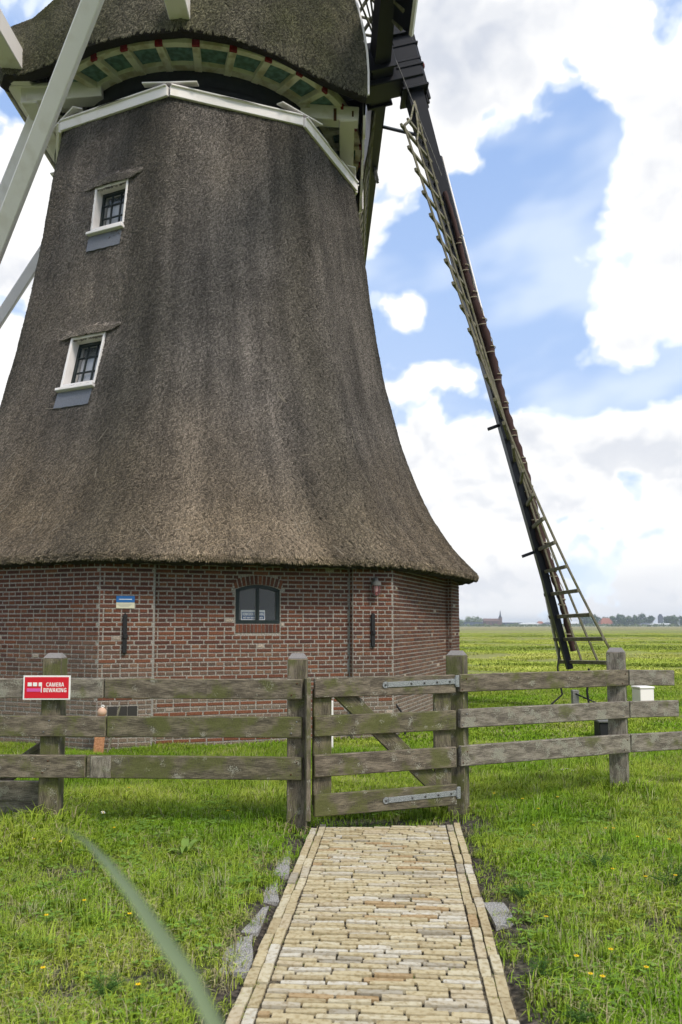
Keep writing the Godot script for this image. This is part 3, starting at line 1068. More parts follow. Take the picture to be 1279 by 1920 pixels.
	for k in 3:
		ha.box(Vector3(0.112, 0.235, 0.02), Transform3D(bs, K[0] + ab * (0.178 + 0.116 * k) + up * 0.42 - abn * 0.004), 0.004)
	build("hatch", ha, M.interior, mill)
	W_A = K[0]; W_AB = ab; W_N = abn; W_O2 = o2
	W_B = K[1]; W_BC = (K[2] - K[1]).normalized()

var W_A: Vector3
var W_AB: Vector3
var W_N: Vector3
var W_O2: Vector3
var W_B: Vector3
var W_BC: Vector3

func make_tower(mill: Node3D) -> void:
	var nu := 520
	var nv := 240
	var P := PackedVector3Array()
	var C := PackedColorArray()
	for j in nv:
		var h := lerpf(9.54, 2.36, pow(j / float(nv - 1), 0.85))
		for i in nu:
			var az := TAU * i / (nu - 1) + PI
			var p := tower_point(az, h)
			P.append(p)
			var c := thatch_tone(p, wrapf(az, -PI, PI))
			C.append(Color(c.r * 0.62, c.g * 0.62, c.b * 0.62))
	var b := MB.new()
	b.grid(P, nu, nv, C, Vector3(CX, 5, CZ))
	var body := build("thatched_body", b, M.thatch, mill)
	# cut lower edge and dark underside
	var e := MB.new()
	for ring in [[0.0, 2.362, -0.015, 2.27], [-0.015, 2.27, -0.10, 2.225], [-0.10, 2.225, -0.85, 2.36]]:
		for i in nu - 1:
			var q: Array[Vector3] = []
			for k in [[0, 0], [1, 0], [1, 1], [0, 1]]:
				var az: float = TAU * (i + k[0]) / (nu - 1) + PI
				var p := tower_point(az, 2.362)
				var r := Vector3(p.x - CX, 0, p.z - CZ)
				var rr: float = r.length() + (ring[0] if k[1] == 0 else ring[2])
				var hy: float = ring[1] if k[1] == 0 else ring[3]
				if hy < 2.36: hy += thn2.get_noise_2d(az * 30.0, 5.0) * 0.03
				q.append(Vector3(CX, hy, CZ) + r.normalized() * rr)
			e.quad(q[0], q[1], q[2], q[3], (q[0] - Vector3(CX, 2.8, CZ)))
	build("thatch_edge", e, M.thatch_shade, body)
	var spots := []
	var n := 200000
	for i in n:
		var az := rng.randf_range(-PI * 0.62, PI * 0.72)
		var t := rng.randf()
		var h := lerpf(9.50, 2.30, pow(t, 0.82))
		if in_window(az, h, prof(h) * 0.925, -0.05) or in_window(az, h, prof(h) * 0.925, 0.06): continue
		var p := tower_point(az, maxf(h, 2.37))
		var pa := tower_point(az + 0.01, maxf(h, 2.37))
		var pd := tower_point(az, maxf(h, 2.37) + 0.05)
		var down := (p - pd).normalized()
		var nrm := (pa - p).cross(down).normalized()
		if nrm.dot(p - Vector3(CX, p.y, CZ)) < 0: nrm = -nrm
		p.y = h
		var bs := surface_basis(nrm, down)
		bs = bs.rotated(nrm, rng.randfn(0.0, 0.42)).rotated(bs.x, -absf(rng.randfn(0.14, 0.12)))
		bs = bs.scaled(Vector3.ONE * rng.randf_range(0.75, 1.1))
		var c := thatch_tone(p, az)
		var g := rng.randf_range(0.72, 1.32)
		spots.append([Transform3D(bs, p + nrm * 0.004), Color(c.r * g, c.g * g, c.b * g)])
	# ragged tips along the eaves
	for i in 9000:
		var az := rng.randf_range(-PI * 0.62, PI * 0.72)
		var p := tower_point(az, 2.362)
		var out := Vector3(p.x - CX, 0, p.z - CZ).normalized()
		var bs := surface_basis((out + Vector3(0, 0.6, 0)).normalized(), Vector3(0, -1, 0) + out * 0.5)
		bs = bs.rotated(out, rng.randfn(0.0, 0.3)).scaled(Vector3.ONE * rng.randf_range(0.7, 1.4))
		var c := thatch_tone(p, az)
		var g := rng.randf_range(0.35, 1.5)
		spots.append([Transform3D(bs, p - out * rng.randf_range(0.0, 0.06) - Vector3(0, rng.randf_range(-0.02, 0.06), 0)), Color(c.r * g, c.g * g, c.b * g * 0.95)])
	var rm := reed_mesh()
	scatter_reeds("reed_tips", spots, body, rm)
	# loose long straws
	var st := []
	for i in 55:
		var az := rng.randf_range(-1.0, 1.6)
		var h := lerpf(5.5, 2.5, sqrt(rng.randf()))
		var p := tower_point(az, h)
		var pa := tower_point(az + 0.01, h)
		var down := (p - tower_point(az, h + 0.05)).normalized()
		var nrm := (pa - p).cross(down).normalized()
		if nrm.dot(p - Vector3(CX, p.y, CZ)) < 0: nrm = -nrm
		var bs := surface_basis(nrm, down).rotated(nrm, rng.randfn(0.0, 0.7))
		bs = bs * Basis.from_scale(Vector3(1, rng.randf_range(2.0, 5.0), 1))
		st.append([Transform3D(bs, p + nrm * 0.02), Color(0.34, 0.30, 0.24)])
	var sb := MB.new()
	sb.bar(Vector3(0, 0, 0), Vector3(0, 0.06, 0), 0.004, 0.004, Vector3.RIGHT)
	scatter_reeds("loose_straws", st, body, sb.mesh(M.reed))
	# two small windows in the left-hand face
	var an := PHI - PI / 8
	for q in WINS:
		var c0 := tower_face(an, q[0], q[1])
		var c1 := tower_face(an, q[0], q[2])
		var upv := (c1 - c0).normalized()
		var sd := Vector3(cos(an), 0, -sin(an))
		var nn := sd.cross(upv).normalized()
		if nn.dot(Vector3(sin(an), 0, cos(an))) < 0: nn = -nn
		var bs := Basis(sd, upv, nn)
		var H := c0.distance_to(c1)
		var Wd: float = q[3]
		var o := (c0 + c1) * 0.5
		var fr := MB.new()
		var jd := 0.26
		var zc := -0.105
		fr.box(Vector3(0.042, H, jd), Transform3D(bs, o - sd * (Wd * 0.5 - 0.021) + nn * zc), 0.004)
		fr.box(Vector3(0.034, H, jd), Transform3D(bs, o + sd * (Wd * 0.5 - 0.017) + nn * zc), 0.004)
		fr.box(Vector3(Wd - 0.086, 0.042, jd), Transform3D(bs, o + upv * (H * 0.5 - 0.021) + nn * zc), 0.004)
		fr.box(Vector3(Wd - 0.086, 0.08, jd), Transform3D(bs, o - upv * (H * 0.5 - 0.04) + nn * zc), 0.004)
		fr.box(Vector3(Wd + 0.04, 0.045, 0.15), Transform3D(bs, o - upv * (H * 0.5 + 0.022) + nn * 0.015), 0.006)
		var win := build("window", fr, M.white_paint, mill)
		var iw := Wd - 0.092
		var ih := H - 0.125
		var oc := o + upv * 0.018 - nn * 0.13
		var sh := MB.new()
		for k in 2:
			sh.box(Vector3(0.04, ih, 0.04), Transform3D(bs, oc + sd * (iw * 0.5 - 0.02) * (k * 2 - 1)), 0.003)
			sh.box(Vector3(iw - 0.082, 0.05, 0.04), Transform3D(bs, oc + upv * (ih * 0.5 - 0.025) * (k * 2 - 1)), 0.003)
		build("sash", sh, M.green_black, win)
		for k in 2:
			var mb := MB.new()
			mb.box(Vector3(0.02, ih - 0.09, 0.03), Transform3D(bs, oc + sd * (k - 0.5) * (iw - 0.05) * 0.34), 0.002)
			build("muntin", mb, M.green_black, win)
		for k in 2:
			var mb := MB.new()
			mb.box(Vector3(iw - 0.08, 0.02, 0.026), Transform3D(bs, oc + upv * (k - 0.5) * (ih - 0.06) * 0.36 + upv * 0.01), 0.002)
			build("muntin", mb, M.green_black, win)
		for i in 3:
			for j in 3:
				var pn := MB.new()
				var a := oc + sd * ((i - 1) * (iw - 0.07) * 0.34) + upv * ((j - 1) * (ih - 0.08) * 0.34 + 0.004)
				var hx := sd * (iw * 0.165 - 0.016)
				var hy := upv * (ih * 0.165 - 0.014)
				var tilt := nn * rng.randf_range(-0.004, 0.004)
				pn.quad(a - hx - hy, a + hx - hy + tilt, a + hx + hy, a - hx + hy, nn)
				build("pane", pn, M.glass, win)
		# dark room, and a pale blind drawn over the lower part
		var back := MB.new()
		back.quad(oc - sd * iw * 0.5 - upv * ih * 0.5 - nn * 0.15, oc + sd * iw * 0.5 - upv * ih * 0.5 - nn * 0.15, oc + sd * iw * 0.5 + upv * ih * 0.5 - nn * 0.15, oc - sd * iw * 0.5 + upv * ih * 0.5 - nn * 0.15, nn)
		build("room", back, M.interior, win)
		var bd := MB.new()
		bd.quad(oc - sd * iw * 0.36 - upv * ih * 0.5 - nn * 0.035, oc + sd * iw * 0.5 - upv * ih * 0.5 - nn * 0.035, oc + sd * iw * 0.5 + upv * ih * 0.19 - nn * 0.035, oc - sd * iw * 0.36 + upv * ih * 0.17 - nn * 0.035, nn)
		build("blind", bd, M.blind, win)
		# lead-grey slate apron under the sill, its lower edge uneven
		var ap := MB.new()
		var m := 10
		var ao := o - upv * (H * 0.5 + 0.048) + nn * 0.022
		for k in m:
			var ua := lerpf(-0.335, 0.30, k / float(m))
			var ub := lerpf(-0.335, 0.30, (k + 1) / float(m))
			var ya := -0.26 + 0.005 * sin(k * 2.1)
			var yb := -0.26 + 0.005 * sin((k + 1) * 2.1)
			ap.quad(ao + sd * ua, ao + sd * ub, ao + sd * ub + upv * yb + nn * 0.02, ao + sd * ua + upv * ya + nn * 0.02, nn)
			ap.quad(ao + sd * ua + upv * ya + nn * 0.02, ao + sd * ub + upv * yb + nn * 0.02, ao + sd * ub + upv * yb - nn * 0.02, ao + sd * ua + upv * ya - nn * 0.02, -upv)
		build("apron", ap, M.slate, win)
		# the thatch is lifted over the head of the window
		var br := MB.new()
		var pp := PackedVector3Array()
		var rr := PackedFloat32Array()
		for k in 13:
			var t := k / 12.0
			var uu := lerpf(-0.50, 0.54, t)
			var y := 0.035 + 0.09 * smooth(0.34, 0.6, uu) - 0.0 * uu + 0.06 * smooth(-0.34, -0.6, uu) * 0.3
			pp.append(o + upv * (H * 0.5 + y) + sd * uu + nn * (0.012 - 0.06 * pow(absf(2.0 * t - 1.0), 3.0)))
			rr.append(0.034 * (1.0 - 0.94 * pow(absf(2.0 * t - 1.0), 1.6)))
		br.col = Color(0.07, 0.062, 0.055)
		br.tube(pp, rr, 8)
		build("thatch_brow", br, M.thatch, win)
		var bt := []
		for k in 700:
			var t := rng.randf()
			var uu := lerpf(-0.5, 0.54, t)
			var y := 0.035 + 0.09 * smooth(0.34, 0.6, uu)
			var edge := 1.0 - 0.85 * pow(absf(2.0 * t - 1.0), 2.0)
			var p := o + upv * (H * 0.5 + y + rng.randf_range(-0.01, 0.10) * edge) + sd * uu + nn * (0.0 + 0.055 * edge)
			var b2 := surface_basis((nn + upv * 0.2).normalized(), -upv).rotated(nn, rng.randfn(0.0, 0.35)).scaled(Vector3.ONE * rng.randf_range(0.8, 1.2))
			var c := thatch_tone(p, an)
			var g := rng.randf_range(0.5, 1.5)
			bt.append([Transform3D(b2, p), Color(c.r * g, c.g * g, c.b * g)])
		scatter_reeds("brow_reeds", bt, win, rm)
	# white boards round the top of the thatch
	for k in 8:
		var a1 := PHI + k * PI / 4
		var a2 := PHI + (k + 1) * PI / 4
		var p1 := Vector3(CX + sin(a1) * 2.795, 9.525, CZ + cos(a1) * 2.795)
		var p2 := Vector3(CX + sin(a2) * 2.795, 9.525, CZ + cos(a2) * 2.795)
		var tb := MB.new()
		var am := (a1 + a2) * 0.5
		var nn := Vector3(sin(am), 0, cos(am))
		var dd := (p2 - p1).normalized()
		tb.bar(p1 + dd * 0.016, p2 - dd * 0.016, 0.05, 0.150, nn, 0.006)
		tb.bar(p1 + dd * 0.03 + Vector3(0, 0.084, 0) - nn * 0.04, p2 - dd * 0.03 + Vector3(0, 0.084, 0) - nn * 0.04, 0.19, 0.025, nn, 0.004)
		build("trim_board", tb, M.white_paint, mill)
		var fb := MB.new()
		var pc := Vector3(CX + sin(a1) * 2.70, 9.70, CZ + cos(a1) * 2.70)
		var tn := Vector3(cos(a1), 0, -sin(a1))
		fb.bar(pc - tn * 0.42, pc + tn * 0.42, 0.16, 0.022, Vector3(sin(a1), -0.25, cos(a1)), 0.004)
		build("weather_board", fb, M.white_paint, mill)

func tower_face(an: float, u: float, h: float) -> Vector3:
	var r := prof(h) * cos(PI / 8)
	return Vector3(CX, h, CZ) + Vector3(sin(an), 0, cos(an)) * r + Vector3(cos(an), 0, -sin(an)) * u

# ---- cap
const EDGE := [[-5.60, 1.55], [-5.30, 2.05], [-5.0, 2.05], [-4.25, 2.42], [-3.74, 2.72], [-3.04, 2.91], [-2.34, 3.01], [-1.69, 2.86], [-0.99, 2.49], [-0.35, 1.96], [0.45, 1.47]]

func cap_half(x: float) -> float:
	for i in EDGE.size() - 1:
		if x <= EDGE[i + 1][0]:
			return lerpf(EDGE[i][1], EDGE[i + 1][1], clampf((x - EDGE[i][0]) / (EDGE[i + 1][0] - EDGE[i][0]), 0.0, 1.0))
	return EDGE[-1][1]

func cap_low(x: float) -> float:
	var t := (x - CX) / 2.95
	return 10.27 - 0.13 * t * t

func cap_w(x: float) -> float:      # half-width once the arched lower edge is taken into account
	var d := 14.2 - cap_half(x)
	var k := (cap_low(x) - 1.5) / 8.75
	return 14.2 - d * k + 0.17

func cap_top(x: float) -> float:
	return lerpf(11.35, 13.5, smooth(-6.3, -2.6, x)) + 0.1 * smooth(-2.5, 0.4, x)

func cap_point(x: float, v: float) -> Vector3:
	var lo := cap_low(x)
	var tp := cap_top(x)
	var w := cap_w(x)
	var s := sin(v)
	var y := lo + (tp - lo) * pow(s, 0.85)
	var lean := -0.38 * smooth(10.5, 13.2, y) * smooth(-2.0, 0.4, x)
	var bulge := 1.0 + 0.05 * sin(2.0 * v) * signf(cos(v))
	return Vector3(x + lean, y, CZ + w * signf(cos(v)) * pow(absf(cos(v)), 0.9) * bulge)

func cap_tone(p: Vector3) -> Color:
	var a := thn.get_noise_3d(p.x * 1.1, p.y * 1.1, p.z * 1.1)
	var b := thn2.get_noise_3d(p.x * 3.0, p.y * 3.0, p.z * 3.0)
	var c := Color(0.150, 0.136, 0.100).lerp(Color(0.085, 0.088, 0.038), clampf(0.30 + a * 1.1, 0.0, 0.9))
	var k := 1.3 + b * 0.6
	return Color(c.r * k, c.g * k, c.b * k)

func make_cap(mill: Node3D) -> void:
	var nu := 90
	var nv := 70
	var P := PackedVector3Array()
	var C := PackedColorArray()
	for j in nv:
		var v := PI * j / (nv - 1)
		for i in nu:
			var x := lerpf(-5.46, 0.42, i / float(nu - 1))
			var p := cap_point(x, v)
			P.append(p)
			var c := cap_tone(p)
			C.append(Color(c.r * 0.6, c.g * 0.6, c.b * 0.6))
	var b := MB.new()
	b.grid(P, nu, nv, C, Vector3(CX, 10.5, CZ))
	# thickness along both lower edges, and the rear end
	var cap := build("cap", b, M.thatch, mill)
	for v in [0.0, PI]:
		var e := MB.new()
		var zs := 1.0 if v == 0.0 else -1.0
		for i in nu - 1:
			var x0 := lerpf(-5.46, 0.42, i / float(nu - 1))
			var x1 := lerpf(-5.46, 0.42, (i + 1) / float(nu - 1))
			var p0 := cap_point(x0, v)
			var p1 := cap_point(x1, v)
			var in0 := Vector3(x0, p0.y + 0.03, CZ + (absf(p0.z - CZ) - 0.26) * zs)
			var in1 := Vector3(x1, p1.y + 0.03, CZ + (absf(p1.z - CZ) - 0.26) * zs)
			e.quad(p0, p1, p1 + Vector3(0, -0.045, -0.025 * zs), p0 + Vector3(0, -0.045, -0.025 * zs), Vector3(0, 0, zs))
			e.quad(p0 + Vector3(0, -0.045, -0.025 * zs), p1 + Vector3(0, -0.045, -0.025 * zs), in1, in0, Vector3(0, -1, 0))
			e.quad(in0, in1, in1 + Vector3(0, 0.14, -0.22 * zs), in0 + Vector3(0, 0.14, -0.22 * zs), Vector3(0, 0, zs))
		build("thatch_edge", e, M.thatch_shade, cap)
	for x in [-5.46, 0.42]:
		var g := MB.new()
		for j in nv - 1:
			var c0 := cap_point(x, PI * j / (nv - 1))
			var c1 := cap_point(x, PI * (j + 1) / (nv - 1))
			g.tri(c0, c1, Vector3(x, cap_low(x), CZ), Vector3(signf(x - CX), 0, 0))
		build("gable", g, M.thatch_shade if x > CX else M.cream_paint, cap)
	var ft := MB.new()
	var fp := PackedVector3Array()
	var fr := PackedFloat32Array()
	for j in 40:
		var q := cap_point(0.42, PI * j / 39.0)
		fp.append(q + Vector3(0.03, 0.0, 0))
		fr.append(0.020)
	ft.tube(fp, fr, 6)
	build("front_edging", ft, M.white_paint, cap)
	var spots := []
	for i in 70000:
		var x := rng.randf_range(-5.46, 0.42)
		var v := PI * 0.62 * pow(rng.randf(), 1.1)
		if rng.randf() < 0.12: v = PI - v * 0.5
		var p := cap_point(x, v)
		var pa := cap_point(x + 0.02, v)
		var pd := cap_point(x, v + (0.02 if v < PI * 0.5 else -0.02))
		var down := (p - pd).normalized()
		var nrm := (pa - p).cross(down).normalized()
		if nrm.dot(p - Vector3(CX, 11.0, CZ)) < 0: nrm = -nrm
		var bs := surface_basis(nrm, down).rotated(nrm, rng.randfn(0.0, 0.45))
		bs = bs.rotated(bs.x, -absf(rng.randfn(0.15, 0.14))).scaled(Vector3.ONE * rng.randf_range(0.8, 1.15))
		var c := cap_tone(p)
		var k := rng.randf_range(0.7, 1.35)
		spots.append([Transform3D(bs, p), Color(c.r * k, c.g * k, c.b * k)])
	scatter_reeds("reed_tips", spots, cap, reed_mesh())
	# dark drum under the cap
	var dr := MB.new()
	var n := 64
	for k in n:
		var a1 := TAU * k / n
		var a2 := TAU * (k + 1) / n
		var d1 := Vector3(sin(a1), 0, cos(a1))
		var d2 := Vector3(sin(a2), 0, cos(a2))
		var c := Vector3(CX, 0, CZ)
		for q in [[2.66, 9.60, 2.27, 9.66], [2.27, 9.66, 2.27, 10.30], [2.30, 9.98, 2.30, 10.06]]:
			dr.quad(c + d1 * q[0] + Vector3(0, q[1], 0), c + d2 * q[0] + Vector3(0, q[1], 0), c + d2 * q[2] + Vector3(0, q[3], 0), c + d1 * q[2] + Vector3(0, q[3], 0), d1 + Vector3(0, 0.3, 0))
	build("drum", dr, M.drum_paint, mill)
	# white ring beams with brackets, teal boards above
	for q in [[2.27, 2.40, 10.235, 10.40], [2.77, 2.87, 10.245, 10.40]]:
		var rb := MB.new()
		for k in n:
			var a1 := TAU * k / n
			var a2 := TAU * (k + 1) / n
			var d1 := Vector3(sin(a1), 0, cos(a1))
			var d2 := Vector3(sin(a2), 0, cos(a2))
			var c := Vector3(CX, 0, CZ)
			var lo := Vector3(0, q[2], 0)
			var hi := Vector3(0, q[3], 0)
			rb.quad(c + d1 * q[0] + lo, c + d2 * q[0] + lo, c + d2 * q[1] + lo, c + d1 * q[1] + lo, Vector3.DOWN)
			rb.quad(c + d1 * q[1] + lo, c + d2 * q[1] + lo, c + d2 * q[1] + hi, c + d1 * q[1] + hi, d1)
			rb.quad(c + d1 * q[0] + lo, c + d2 * q[0] + lo, c + d2 * q[0] + hi, c + d1 * q[0] + hi, -d1)
		build("ring_beam", rb, M.cream_paint, mill)
	for k in 32:
		var a := TAU * (k + 0.5) / 32 + 0.01
		var d := Vector3(sin(a), 0, cos(a))
		var sd := Vector3(cos(a), 0, -sin(a))
		var c := Vector3(CX, 10.255, CZ)
		var br := MB.new()
		br.box(Vector3(0.115, 0.10, 0.58), Transform3D(Basis(sd, Vector3.UP, d), c + d * 2.58 - Vector3(0, 0.005, 0)), 0.006)
		var bo := build("bracket", br, M.cream_paint, mill)
		var rd := MB.new()
		rd.box(Vector3(0.117, 0.102, 0.045), Transform3D(Basis(sd, Vector3.UP, d), c + d * 2.862 - Vector3(0, 0.0055, 0)), 0.006)
		build("bracket_end", rd, M.red_paint, bo)
		if cos(a) > -0.4:
			var tp := MB.new()
			var a2 := a + TAU / 64
			var d2 := Vector3(sin(a2), 0, cos(a2))
			tp.box(Vector3(0.52, 0.02, 0.44), Transform3D(Basis(Vector3(cos(a2), 0, -sin(a2)), Vector3.UP, d2), Vector3(CX, 10.315, CZ) + d2 * 2.59))
			build("soffit_board", tp, M.teal_paint, mill)
	# closing boards above the ring so that no sky shows under the thatch
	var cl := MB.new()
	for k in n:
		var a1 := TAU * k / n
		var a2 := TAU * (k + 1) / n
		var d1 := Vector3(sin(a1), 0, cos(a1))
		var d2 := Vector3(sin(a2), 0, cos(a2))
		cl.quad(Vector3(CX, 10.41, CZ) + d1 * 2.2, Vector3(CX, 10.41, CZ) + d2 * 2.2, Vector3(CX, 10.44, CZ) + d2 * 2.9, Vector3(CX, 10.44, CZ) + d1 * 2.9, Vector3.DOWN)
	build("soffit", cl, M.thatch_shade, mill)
	# frame beams of the cap: front and rear cross-beams, side beam ends, spruits
	var beams := [
		[Vector3(-5.08, 10.10, -12.30), Vector3(-5.08, 10.10, -16.15), 0.26, 0.30], [Vector3(0.10, 10.13, -12.85), Vector3(0.10, 10.13, -15.7), 0.26, 0.26],
		[Vector3(-5.12, 10.12, -12.42), Vector3(-3.9, 10.22, -12.42), 0.26, 0.30], [Vector3(0.30, 10.13, -12.96), Vector3(-0.75, 10.2, -12.96), 0.24, 0.25],
		[Vector3(-5.12, 10.12, -15.98), Vector3(-3.9, 10.2, -15.98), 0.26, 0.30], [Vector3(0.3, 10.13, -15.6), Vector3(-0.75, 10.2, -15.6), 0.24, 0.25],
		[Vector3(-4.4, 10.12, -12.6), Vector3(-4.4, 10.12, -15.8), 0.22, 0.24],
		[Vector3(-2.38, 10.56, -8.55), Vector3(-2.38, 10.56, -13.6), 0.31, 0.34], [Vector3(-5.18, 10.38, -10.1), Vector3(-5.18, 10.38, -18.2), 0.33, 0.34],
	]
	for q in beams:
		var bm := MB.new()
		bm.bar(q[0], q[1], q[2], q[3], Vector3.UP.cross(q[1] - q[0]), 0.012)
		build("beam", bm, M.white_paint, mill)
	for q in [[Vector3(-0.10, 10.10, -12.825), 0.05, 0.22], [Vector3(0.20, 10.12, -12.835), 0.03, 0.10]]:
		var st := MB.new()
		st.box(Vector3(q[1], q[2], 0.014), Transform3D(Basis(), q[0]), 0.003)
		build("rusty_strap", st, M.rust, mill)
	# rear and front boarding under the cap
	for q in [[-5.42, -5.12, -13.2, -15.2], [-5.42, -4.55, -12.25, -13.19], [-5.42, -4.55, -15.21, -16.1]]:
		var wb := MB.new()
		wb.box(Vector3(q[1] - q[0], 0.03, q[2] - q[3]), Transform3D(Basis(), Vector3((q[0] + q[1]) * 0.5, 10.215, (q[2] + q[3]) * 0.5)), 0.004)
		build("soffit_board", wb, M.white_paint, mill)
	for q in [[-4.78, 9.72, 10.06]]:
		for k in 6:
			var bd := MB.new()
			var z := -12.75 - k * 0.55
			bd.box(Vector3(0.03, q[2] - q[1], 0.535), Transform3D(Basis(), Vector3(q[0], (q[1] + q[2]) * 0.5, z)), 0.004)
			build("board", bd, M.cream_paint, mill)
	# ornamental front board with a scalloped lower edge, white with red bands
	var parts := 5
	for k in parts:
		var z0 := -12.72 - 3.1 * k / parts
		var z1 := -12.72 - 3.1 * (k + 1) / parts
		for s in 2:
			var bb := MB.new()
			var za := lerpf(z0, z1, 0.0 if s == 0 else 0.68)
			var zb := lerpf(z0, z1, 0.68 if s == 0 else 1.0)
			var m := 5
			for i in m:
				var ta := lerpf(za, zb, i / float(m))
				var tb := lerpf(za, zb, (i + 1) / float(m))
				var ya := 10.02 - 0.18 * absf(sin((ta + 12.72) / 0.62 * PI))
				var yb := 10.02 - 0.18 * absf(sin((tb + 12.72) / 0.62 * PI))
				bb.quad(Vector3(0.415, ya, ta), Vector3(0.415, yb, tb), Vector3(0.415, 10.35, tb), Vector3(0.415, 10.35, ta), Vector3.RIGHT)
				bb.quad(Vector3(0.375, ya, ta), Vector3(0.375, yb, tb), Vector3(0.375, 10.35, tb), Vector3(0.375, 10.35, ta), Vector3.LEFT)
				bb.quad(Vector3(0.375, ya, ta), Vector3(0.375, yb, tb), Vector3(0.415, yb, tb), Vector3(0.415, ya, ta), Vector3.DOWN)
			build("front_board", bb, M.white_paint if s == 0 else M.red_paint, mill)
	# braces from the spruits down to the foot of the tail
	for q in [[Vector3(-2.38, 10.6, -8.90), Vector3(-9.0, 1.0, -14.42), 0.215], [Vector3(-5.0, 10.4, -12.75), Vector3(-9.0, 1.9, -14.25), 0.18], [Vector3(-5.0, 10.4, -15.28), Vector3(-9.0, 2.2, -13.98), 0.18]]:
		var bm := MB.new()
		bm.bar(q[0], q[1], q[2], q[2], Vector3(0.45, 0.15, 1.0), 0.012)
		build("brace", bm, M.white_paint, mill)
	var tl := MB.new()
	tl.bar(Vector3(-8.6, 2.6, -14.2), Vector3(-9.6, -0.1, -14.2), 0.34, 0.34, Vector3.BACK, 0.012)
	build("tail_pole", tl, M.white_paint, mill)

# ---- sails
func make_sails(mill: Node3D) -> void:
	var hub := Vector3(1.24, 11.92, -14.2)
	var tip := Vector3(4.04, 0.73, -14.15)
	var bz := Vector3(-0.014, 0.0, -1.0).normalized()
	var a := (tip - hub)
	var L := a.length()
	a = (a - bz * a.dot(bz)).normalized()
	var nn := a.cross(bz).normalized()
	if nn.x < 0: nn = -nn
	var hub2 := hub - nn * 0.55
	var arms := [[hub, a, -bz, true], [hub2, bz, a, false], [hub, -a, bz, false], [hub2, -bz, -a, false]]
	for q in arms:
		make_sail(mill, q[0], q[1], q[2], nn, L, q[3])
	# poll end: boxes, flanges and wedges
	var pe := MB.new()
	var bs := Basis(-bz, -a, nn)
	pe.box(Vector3(0.52, 0.68, 1.12), Transform3D(bs, hub - nn * 0.34), 0.02)
	pe.box(Vector3(0.46, 1.05, 0.40), Transform3D(bs, hub), 0.015)
	pe.box(Vector3(1.05, 0.46, 0.42), Transform3D(bs, hub2), 0.015)
	for s in [-1.0, 1.0]:
		pe.box(Vector3(0.58, 0.05, 0.50), Transform3D(bs, hub + a * 0.54 * s), 0.008)
		pe.box(Vector3(0.05, 0.54, 0.50), Transform3D(bs, hub2 + bz * 0.54 * s), 0.008)
		for k in 3:
			pe.box(Vector3(0.05, 0.26, 0.05), Transform3D(bs, hub + a * 0.62 * s + nn * 0.23 + bz * (k - 1) * 0.13), 0.006)
	pe.box(Vector3(0.54, 0.04, 0.46), Transform3D(bs, hub + nn * 0.01), 0.006)
	for s in [-0.30, 0.12]:
		pe.box(Vector3(0.56, 0.035, 0.52), Transform3D(bs, hub + a * s), 0.006)
	for s in [-1.0, 1.0]:
		pe.box(Vector3(0.03, 1.0, 0.06), Transform3D(bs, hub + nn * 0.22 + bz * 0.2 * s), 0.004)
	pe.tube(PackedVector3Array([hub - nn * 0.9, hub - nn * 2.2]), PackedFloat32Array([0.30, 0.27]), 14)
	var hubp := build("axle_head", pe, M.black_steel, mill)
	var kb := MB.new()
	var kp := hub + nn * 0.2
	kb.tube(PackedVector3Array([kp, kp + nn * 0.06, kp + nn * 0.07, kp + nn * 0.13, kp + nn * 0.14]), PackedFloat32Array([0.035, 0.035, 0.055, 0.055, 0.03]), 10)
	build("knob", kb, M.red_paint, hubp)
	# tie rods between neighbouring stocks
	var tr := MB.new()
	tr.bar(hub2 + bz * 1.55 + nn * 0.1, hub + a * 1.35 - nn * 0.05, 0.05, 0.05, nn)
	tr.bar(hub2 + bz * 1.6 - nn * 0.12, hub - a * 1.5 - nn * 0.16, 0.05, 0.05, nn)
	build("tie_rod", tr, M.green_black, hubp)
	# coil of rope hung on the far stock
	var co := MB.new()
	var cp := PackedVector3Array()
	var cr := PackedFloat32Array()
	for k in 90:
		var t := TAU * k / 18.0
		cp.append(hub2 + bz * (2.9 + 0.02 * sin(k * 0.7)) + a * (0.26 + 0.20 * cos(t)) + nn * (0.05 + 0.02 * cos(k * 1.1)) - bz * 0.09 * sin(t)); cr.append(0.014)
	co.tube(cp, cr, 5)
	build("rope_coil", co, M.lamp_metal, hubp)
	# the little chain hanging in front of the poll end
	var ch := MB.new()
	var pts := PackedVector3Array()
	var rr := PackedFloat32Array()
	for k in 60:
		var t := k / 59.0
		pts.append(hub - a * 0.95 + a * 3.3 * t - bz * (0.30 + 0.04 * sin(t * 3.0)) - nn * lerpf(0.35, -0.02, t))
		rr.append(0.012 if k % 2 == 0 else 0.007)
	ch.tube(pts, rr, 5)
	build("chain", ch, M.lamp_metal, hubp)

func twist(t: float) -> float:
	return deg_to_rad(lerpf(-28.0, -13.0, t) + 23.0 * pow(clampf(t, 0.0, 1.0), 3.5))

